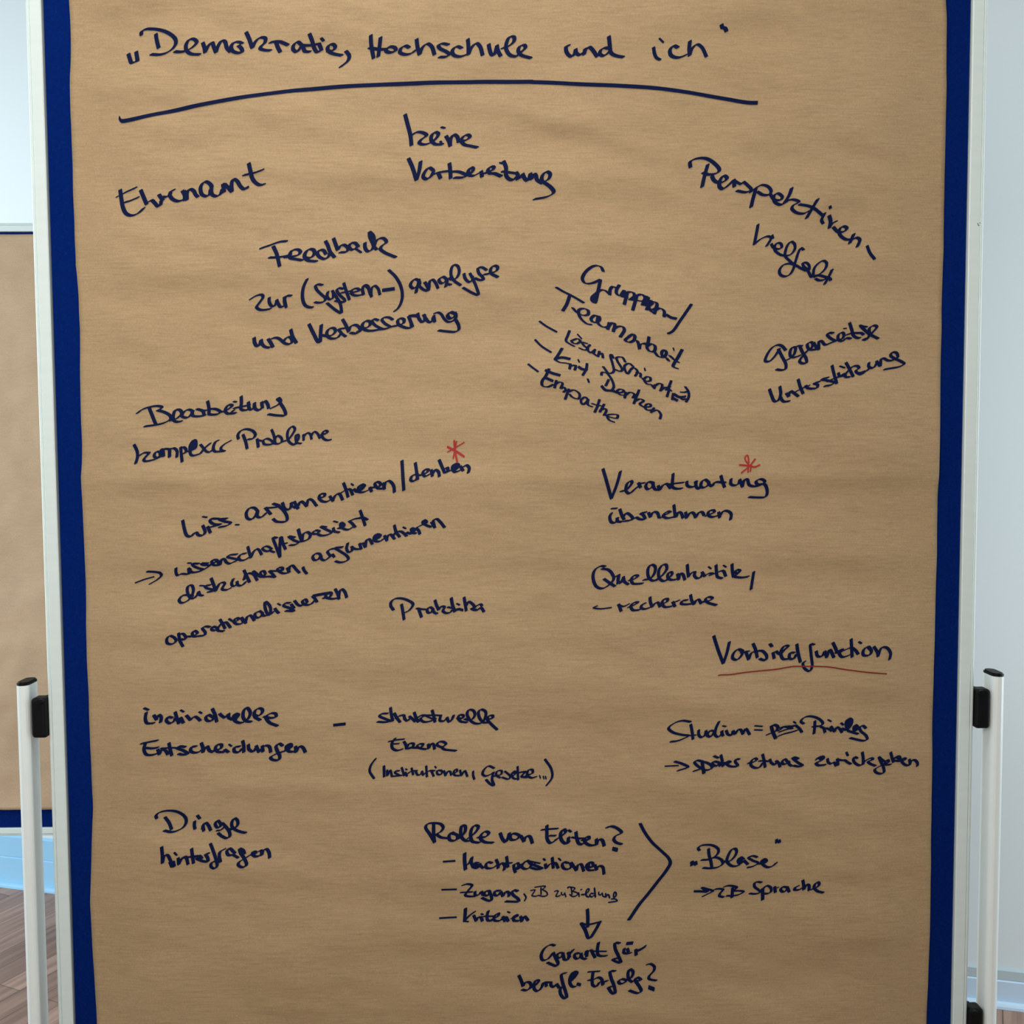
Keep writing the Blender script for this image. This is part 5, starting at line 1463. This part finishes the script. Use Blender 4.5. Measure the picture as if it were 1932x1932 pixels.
        (51.7, 13.8, 28, '104,8974 139,9037 182,9037 217,8948'),
        (51.7, 13.8, 28, '406,9174 405,9079 411,8994 451,8946 522,8985'),
        (40.6, 13.8, 28, '338,9119 438,9128 544,9134'),
        (40.6, 13.8, 28, '437,9043 515,9042'),
        (51.7, 13.8, 28, '522,8992 593,9035 648,9091 629,9124 589,9089 582,9020 607,8965 650,8936 693,8961'),
        (51.7, 13.8, 28, '686,9019 675,8940'),
        (40.6, 13.8, 28, '686,9112 717,9090'),
        (51.7, 13.8, 28, '781,9087 792,9004 820,8933 863,8922'),
        (40.6, 13.8, 28, '728,9019 806,9004 877,9003'),
        (51.7, 13.8, 28, '863,8981 948,8987 949,9020 906,9014 894,8959 963,8908 1034,8911'),
        (51.7, 13.8, 28, '1044,8989 1051,8914'),
        (51.7, 13.8, 28, '1048,8926 1077,8981 1120,8975 1149,8896'),
        (48.0, 13.8, 28, '1181,9137 1249,9149 1321,9120 1375,9064 1292,9020 1273,8977 1306,8935 1375,8910'),
        (59.0, 20.7, 80, '1263,8852 1318,8836'),
    ]),
    ('inscription', 'dark blue handwriting reading - Machtpositionen', [
        (26.6, 13.8, 80, '-936,8706 -786,8715'),
        (55.3, 13.8, 28, '-660,8813 -661,8714 -650,8603'),
        (46.5, 13.8, 28, '-653,8651 -601,8686 -569,8755'),
        (46.5, 13.8, 28, '-565,8761 -573,8688 -550,8628'),
        (46.5, 13.8, 28, '-486,8684 -535,8685 -541,8630 -487,8623 -461,8671'),
        (46.5, 13.8, 28, '-473,8671 -423,8617'),
        (46.5, 13.8, 28, '-518,8668 -499,8636'),
        (46.5, 13.8, 28, '-307,8681 -358,8695 -388,8653 -372,8616 -295,8618 -243,8653'),
        (46.5, 13.8, 28, '-253,8726 -230,8669 -228,8612'),
        (46.5, 13.8, 28, '-231,8629 -179,8678 -143,8641 -152,8585'),
        (46.5, 13.8, 28, '-118,8764 -109,8693 -100,8622'),
        (36.9, 13.8, 28, '-179,8674 -51,8678'),
        (46.5, 13.8, 28, '-23,8655 -23,8612 -4,8549'),
        (46.5, 13.8, 28, '-26,8649 26,8675 38,8637 0,8601 38,8597 77,8661'),
        (46.5, 13.8, 28, '192,8662 154,8707 105,8674 79,8623 128,8592 192,8622 203,8673 154,8701'),
        (29.5, 13.8, 28, '167,8703 314,8669'),
        (46.5, 13.8, 28, '269,8676 231,8656 307,8617 346,8597 282,8588 205,8609'),
        (46.5, 13.8, 28, '384,8659 393,8603'),
        (33.2, 13.8, 28, '361,8734 380,8710'),
        (46.5, 13.8, 28, '474,8749 480,8676 489,8603'),
        (46.5, 13.8, 28, '397,8600 436,8652 512,8676 551,8602'),
        (29.5, 13.8, 28, '557,8738 582,8710'),
        (46.5, 13.8, 28, '679,8672 627,8686 604,8648 628,8595 692,8588 724,8633 704,8672'),
        (46.5, 13.8, 28, '720,8678 756,8619 788,8567'),
        (46.5, 13.8, 28, '788,8567 807,8643 845,8656 884,8559'),
        (46.5, 13.8, 28, '910,8618 1000,8616 999,8667 948,8675 919,8631 949,8572 1026,8571'),
        (46.5, 13.8, 28, '948,8657 942,8604'),
        (46.5, 13.8, 28, '1028,8640 1054,8572'),
        (46.5, 13.8, 28, '1051,8588 1077,8625 1128,8613 1148,8514'),
    ]),
    ('inscription', 'dark blue handwriting reading - Zugang, zB zu Bildung', [
        (25.1, 13.8, 85, '-960,8334 -770,8338'),
        (44.3, 13.8, 28, '-687,8394 -629,8410 -568,8392 -617,8321 -656,8257 -605,8241 -522,8245'),
        (33.2, 13.8, 28, '-713,8295 -566,8301'),
        (46.5, 13.8, 28, '-531,8305 -525,8254 -477,8267 -448,8304'),
        (46.5, 13.8, 28, '-444,8303 -423,8256'),
        (46.5, 13.8, 28, '-348,8315 -399,8303 -410,8260 -361,8252 -335,8301'),
        (46.5, 13.8, 28, '-348,8315 -314,8226 -323,8183 -375,8190 -438,8221'),
        (46.5, 13.8, 28, '-207,8310 -269,8306 -275,8257 -233,8249 -194,8297'),
        (46.5, 13.8, 28, '-194,8297 -169,8237'),
        (46.5, 13.8, 28, '-169,8237 -130,8295 -92,8281 -90,8235'),
        (46.5, 13.8, 28, '24,8296 -27,8310 -51,8282 -28,8243 23,8203 42,8167 -41,8164 -131,8170'),
        (25.1, 13.8, 28, '107,8257 133,8212 113,8171'),
        (22.1, 13.8, 40, '196,8299 250,8306 224,8260 209,8235 250,8223 301,8237'),
        (22.1, 13.8, 40, '250,8343 302,8352 385,8355 347,8315 327,8312'),
        (22.1, 13.8, 40, '328,8335 329,8246'),
        (22.1, 13.8, 40, '347,8312 404,8272 409,8239 372,8221 308,8230'),
        (22.1, 13.8, 40, '507,8284 533,8296 551,8289 533,8251 521,8223 546,8220 578,8232'),
        (22.1, 13.8, 40, '594,8271 597,8245 623,8239 636,8263'),
        (22.1, 13.8, 40, '636,8264 651,8215'),
        (22.1, 13.8, 40, '678,8329 679,8341 719,8340 770,8325 738,8287'),
        (22.1, 13.8, 40, '721,8334 732,8245'),
        (22.1, 13.8, 40, '738,8287 790,8270 808,8257 783,8226 732,8220 703,8245'),
        (22.1, 13.8, 40, '819,8266 825,8218'),
        (22.1, 13.8, 40, '845,8304 858,8309'),
        (26.6, 13.8, 40, '857,8243 893,8243 945,8280 953,8310 932,8311 913,8268 918,8225 944,8208'),
        (25.1, 13.8, 40, '1012,8251 977,8252 961,8224 989,8210 1022,8232'),
        (28.0, 13.8, 40, '1024,8321 1030,8271 1037,8206'),
        (22.1, 13.8, 40, '1081,8268 1081,8238 1106,8232 1125,8254'),
        (22.1, 13.8, 40, '1125,8256 1138,8212 1170,8204'),
        (26.6, 13.8, 40, '1170,8247 1176,8204 1190,8233 1209,8227 1222,8191'),
        (26.6, 13.8, 40, '1306,8251 1288,8263 1275,8232 1281,8195 1306,8212 1308,8251'),
        (22.1, 13.8, 40, '1247,8176 1293,8175 1323,8151 1266,8140 1208,8134'),
    ]),
    ('inscription', 'dark blue handwriting reading - Kriterien', [
        (23.6, 13.8, 85, '-993,7950 -774,7961'),
        (51.7, 13.8, 28, '-655,8078 -662,7988 -668,7913'),
        (44.3, 13.8, 28, '-672,7910 -614,7975 -536,8036'),
        (29.5, 13.8, 28, '-672,7908 -621,7904'),
        (46.5, 13.8, 28, '-549,7986 -518,7914'),
        (46.5, 13.8, 28, '-518,7918 -492,7961 -453,7964'),
        (46.5, 13.8, 28, '-453,7961 -438,7915'),
        (33.2, 13.8, 28, '-450,8008 -430,7997'),
        (46.5, 13.8, 28, '-360,8047 -376,7978 -364,7922 -312,7920'),
        (36.9, 13.8, 28, '-415,7975 -286,7978'),
        (46.5, 13.8, 28, '-312,7939 -235,7978 -224,8015 -273,7989 -284,7926 -223,7916 -171,7939'),
        (46.5, 13.8, 28, '-171,7972 -143,7911'),
        (46.5, 13.8, 28, '-184,7946 -132,7965 -101,7913'),
        (29.5, 13.8, 28, '-106,8036 -81,8022'),
        (46.5, 13.8, 28, '-56,7951 19,7976 9,7992 -27,7974 -28,7921 34,7914'),
        (46.5, 13.8, 28, '60,7972 75,7906'),
        (46.5, 13.8, 28, '79,7917 111,7971 156,7918'),
    ]),
    ('down_arrow', 'dark blue arrow pointing down', [
        (51.7, 20.7, 25, '930,8050 934,7948 931,7827'),
        (51.7, 20.7, 25, '850,7872 901,7780 940,7679 961,7679 1031,7779 1092,7890'),
        (36.9, 20.7, 25, '846,7874 920,7855 1092,7888'),
    ]),
    ('angle_bracket', 'tall dark blue angle bracket', [
        (48.7, 17.9, 5, '1619,9175 1674,9067 1777,8922 1899,8805 1992,8709 2013,8651 1975,8564 1856,8401 1717,8219 1594,8075 1470,7906'),
    ]),
    ('inscription', 'dark blue handwriting reading „Blase“', [
        (55.3, 13.8, 28, '2295,8660 2299,8609'),
        (55.3, 13.8, 28, '2340,8653 2349,8615'),
        (51.7, 13.8, 80, '2305,8636 2351,8635'),
        (44.3, 13.8, 28, '2395,8805 2377,8834 2410,8867 2481,8877 2572,8866 2640,8818 2641,8767 2582,8707 2522,8682 2426,8678'),
        (47.2, 13.8, 28, '2513,8822 2522,8738 2547,8646 2558,8563'),
        (44.3, 13.8, 28, '2562,8702 2623,8706 2691,8665 2701,8624 2643,8581 2552,8565 2447,8572'),
        (47.2, 13.8, 28, '2693,8654 2783,8654 2853,8714 2882,8784 2864,8818 2823,8813 2765,8715 2755,8654 2813,8595 2893,8595 2938,8628'),
        (47.2, 13.8, 28, '2973,8681 2933,8707 2900,8663 2923,8625 2983,8653'),
        (51.7, 13.8, 28, '2943,8691 2935,8633'),
        (47.2, 13.8, 28, '2978,8663 3026,8614'),
        (41.3, 13.8, 28, '3149,8707 3094,8723 3035,8703 3093,8662 3162,8632 3113,8594 3043,8574 3028,8574'),
        (47.2, 13.8, 28, '3164,8621 3254,8630 3272,8660 3234,8681 3206,8651 3234,8600 3294,8571 3355,8590 3400,8628'),
        (47.2, 13.8, 28, '3239,8671 3244,8636'),
    ]),
    ('inscription', 'dark blue handwriting reading the closing quotation mark after Blase', [
        (44.3, 13.8, 28, '3399,8939 3400,8896'),
        (48.0, 13.8, 28, '3432,8930 3440,8899'),
    ]),
    ('inscription', 'dark blue handwriting reading zB Sprache', [
        (33.2, 13.8, 80, '2332,8252 2398,8250 2489,8242'),
        (41.3, 13.8, 28, '2433,8298 2499,8278 2580,8247 2520,8215 2449,8182'),
        (47.2, 13.8, 28, '2448,8292 2509,8241'),
        (44.3, 13.8, 28, '2610,8273 2661,8278 2713,8267 2672,8212 2664,8183 2718,8163'),
        (47.2, 13.8, 28, '2730,8307 2779,8321 2840,8316 2888,8296 2852,8253'),
        (47.2, 13.8, 28, '2838,8294 2831,8158'),
        (41.3, 13.8, 28, '2862,8247 2942,8248 2980,8237 2923,8197 2844,8181 2763,8181'),
        (42.8, 13.8, 28, '3209,8365 3158,8374 3121,8358 3122,8307 3172,8264 3203,8232 3143,8208 3063,8213'),
        (53.1, 13.8, 28, '3229,8282 3230,8211 3231,8128'),
        (44.3, 13.8, 28, '3232,8274 3281,8319 3332,8294 3341,8241 3304,8212 3243,8213'),
        (47.2, 13.8, 28, '3384,8303 3396,8228'),
        (36.9, 13.8, 28, '3388,8271 3427,8294'),
        (47.2, 13.8, 28, '3542,8297 3492,8302 3465,8262 3494,8233 3543,8254 3552,8297'),
        (47.2, 13.8, 28, '3550,8294 3577,8233'),
        (47.2, 13.8, 28, '3691,8314 3654,8295 3645,8263 3702,8263 3751,8293'),
        (47.2, 13.8, 28, '3750,8391 3761,8326 3764,8266'),
        (47.2, 13.8, 28, '3767,8274 3801,8334 3831,8324 3832,8256'),
        (47.2, 13.8, 28, '3862,8269 3932,8295 3965,8333 3951,8364 3913,8343 3898,8295 3942,8246 4017,8225'),
    ]),
    ('inscription', 'dark blue handwriting reading Garant für', [
        (48.7, 13.8, 28, '500,7579 452,7592 368,7540 325,7437 347,7377 409,7390 484,7481'),
        (48.7, 13.8, 28, '484,7479 517,7399 547,7331 527,7294 473,7312 409,7345'),
        (48.7, 13.8, 28, '592,7476 551,7471 529,7422 560,7400 603,7432 613,7470'),
        (48.7, 13.8, 28, '608,7470 626,7382'),
        (48.7, 13.8, 28, '678,7481 697,7408'),
        (48.7, 13.8, 28, '626,7379 670,7374 694,7447 744,7517'),
        (48.7, 13.8, 28, '817,7460 777,7467 761,7416 797,7382 839,7414 850,7460'),
        (48.7, 13.8, 28, '844,7460 863,7393 910,7377'),
        (48.7, 13.8, 28, '920,7413 932,7488 978,7505 1000,7460 1030,7400'),
        (48.7, 13.8, 28, '919,7499 906,7447'),
        (48.7, 13.8, 28, '1074,7612 1059,7518 1070,7438 1108,7420 1178,7424'),
        (33.2, 13.8, 28, '1000,7493 1172,7488'),
        (48.7, 13.8, 28, '1348,7599 1291,7606 1291,7528 1334,7423 1366,7323 1303,7341 1261,7373 1334,7390'),
        (48.7, 13.8, 28, '1409,7525 1405,7469 1440,7454 1494,7463'),
        (48.7, 13.8, 28, '1450,7524 1464,7475'),
        (48.0, 13.8, 75, '1441,7594 1520,7600'),
        (48.7, 13.8, 28, '1560,7510 1566,7431'),
        (44.3, 13.8, 60, '1558,7485 1622,7510 1689,7554'),
    ]),
    ('inscription', 'dark blue handwriting reading berufl. Erfolg?', [
        (48.7, 13.8, 28, '34,7174 64,7102 88,7022'),
        (48.7, 13.8, 28, '88,7022 118,7075 172,7074 191,7019 139,6965 75,6975'),
        (48.7, 13.8, 28, '193,6996 258,7040 294,7094 258,7101 233,7052 238,6975 279,6952 333,7004 355,7063 441,7066'),
        (48.7, 13.8, 28, '387,7064 393,7013'),
        (48.7, 13.8, 28, '454,7066 454,7023 495,7002 524,7041'),
        (48.7, 13.8, 28, '528,7041 562,6989'),
        (48.7, 13.8, 28, '646,7192 594,7179 605,7064 646,6932 658,6860 624,6855 583,6901 573,6965 598,7003'),
        (48.7, 13.8, 28, '700,7063 765,7132 795,7197 754,7209 708,7144 702,7054 733,7003 770,7000'),
        (48.7, 13.8, 28, '754,7189 722,7086'),
        (48.0, 20.7, 75, '799,7037 838,7028'),
        (48.7, 13.8, 28, '1004,7191 993,7095 1004,7018 1045,7001 1088,7058'),
        (33.2, 13.8, 28, '943,7201 1089,7207'),
        (48.7, 13.8, 28, '948,7090 1013,7097 1067,7125 1115,7104 1134,7023'),
        (48.7, 13.8, 28, '1131,7026 1153,7068 1191,7075'),
        (48.7, 13.8, 28, '1294,7205 1231,7204 1242,7113 1283,7001 1291,6904 1250,6915 1215,6968 1204,6985 1263,7001'),
        (48.7, 13.8, 28, '1434,7085 1380,7097 1339,7067 1358,7035 1412,7045 1445,7076 1510,7119 1529,7194 1488,7229 1463,7163 1479,7086 1520,7055'),
        (48.7, 13.8, 28, '1629,7092 1585,7115 1555,7085 1585,7064 1634,7081'),
        (48.7, 13.8, 28, '1564,7063 1618,6984 1637,6929 1596,6905 1531,6922 1483,6942'),
        (44.3, 13.8, 28, '1713,7294 1756,7303 1808,7261 1801,7205 1739,7127 1739,7095 1834,7070'),
        (59.0, 20.7, 80, '1739,6980 1804,6953'),
    ]),
]

for kind, label, strokes in WRITING:
    LIFT[0] = 0.00105 if kind.startswith('red') else 0.0009
    write(kind, label, strokes, M['red_dark'] if kind == 'red_underline' else M['red'] if kind.startswith('red') else M['ink'])
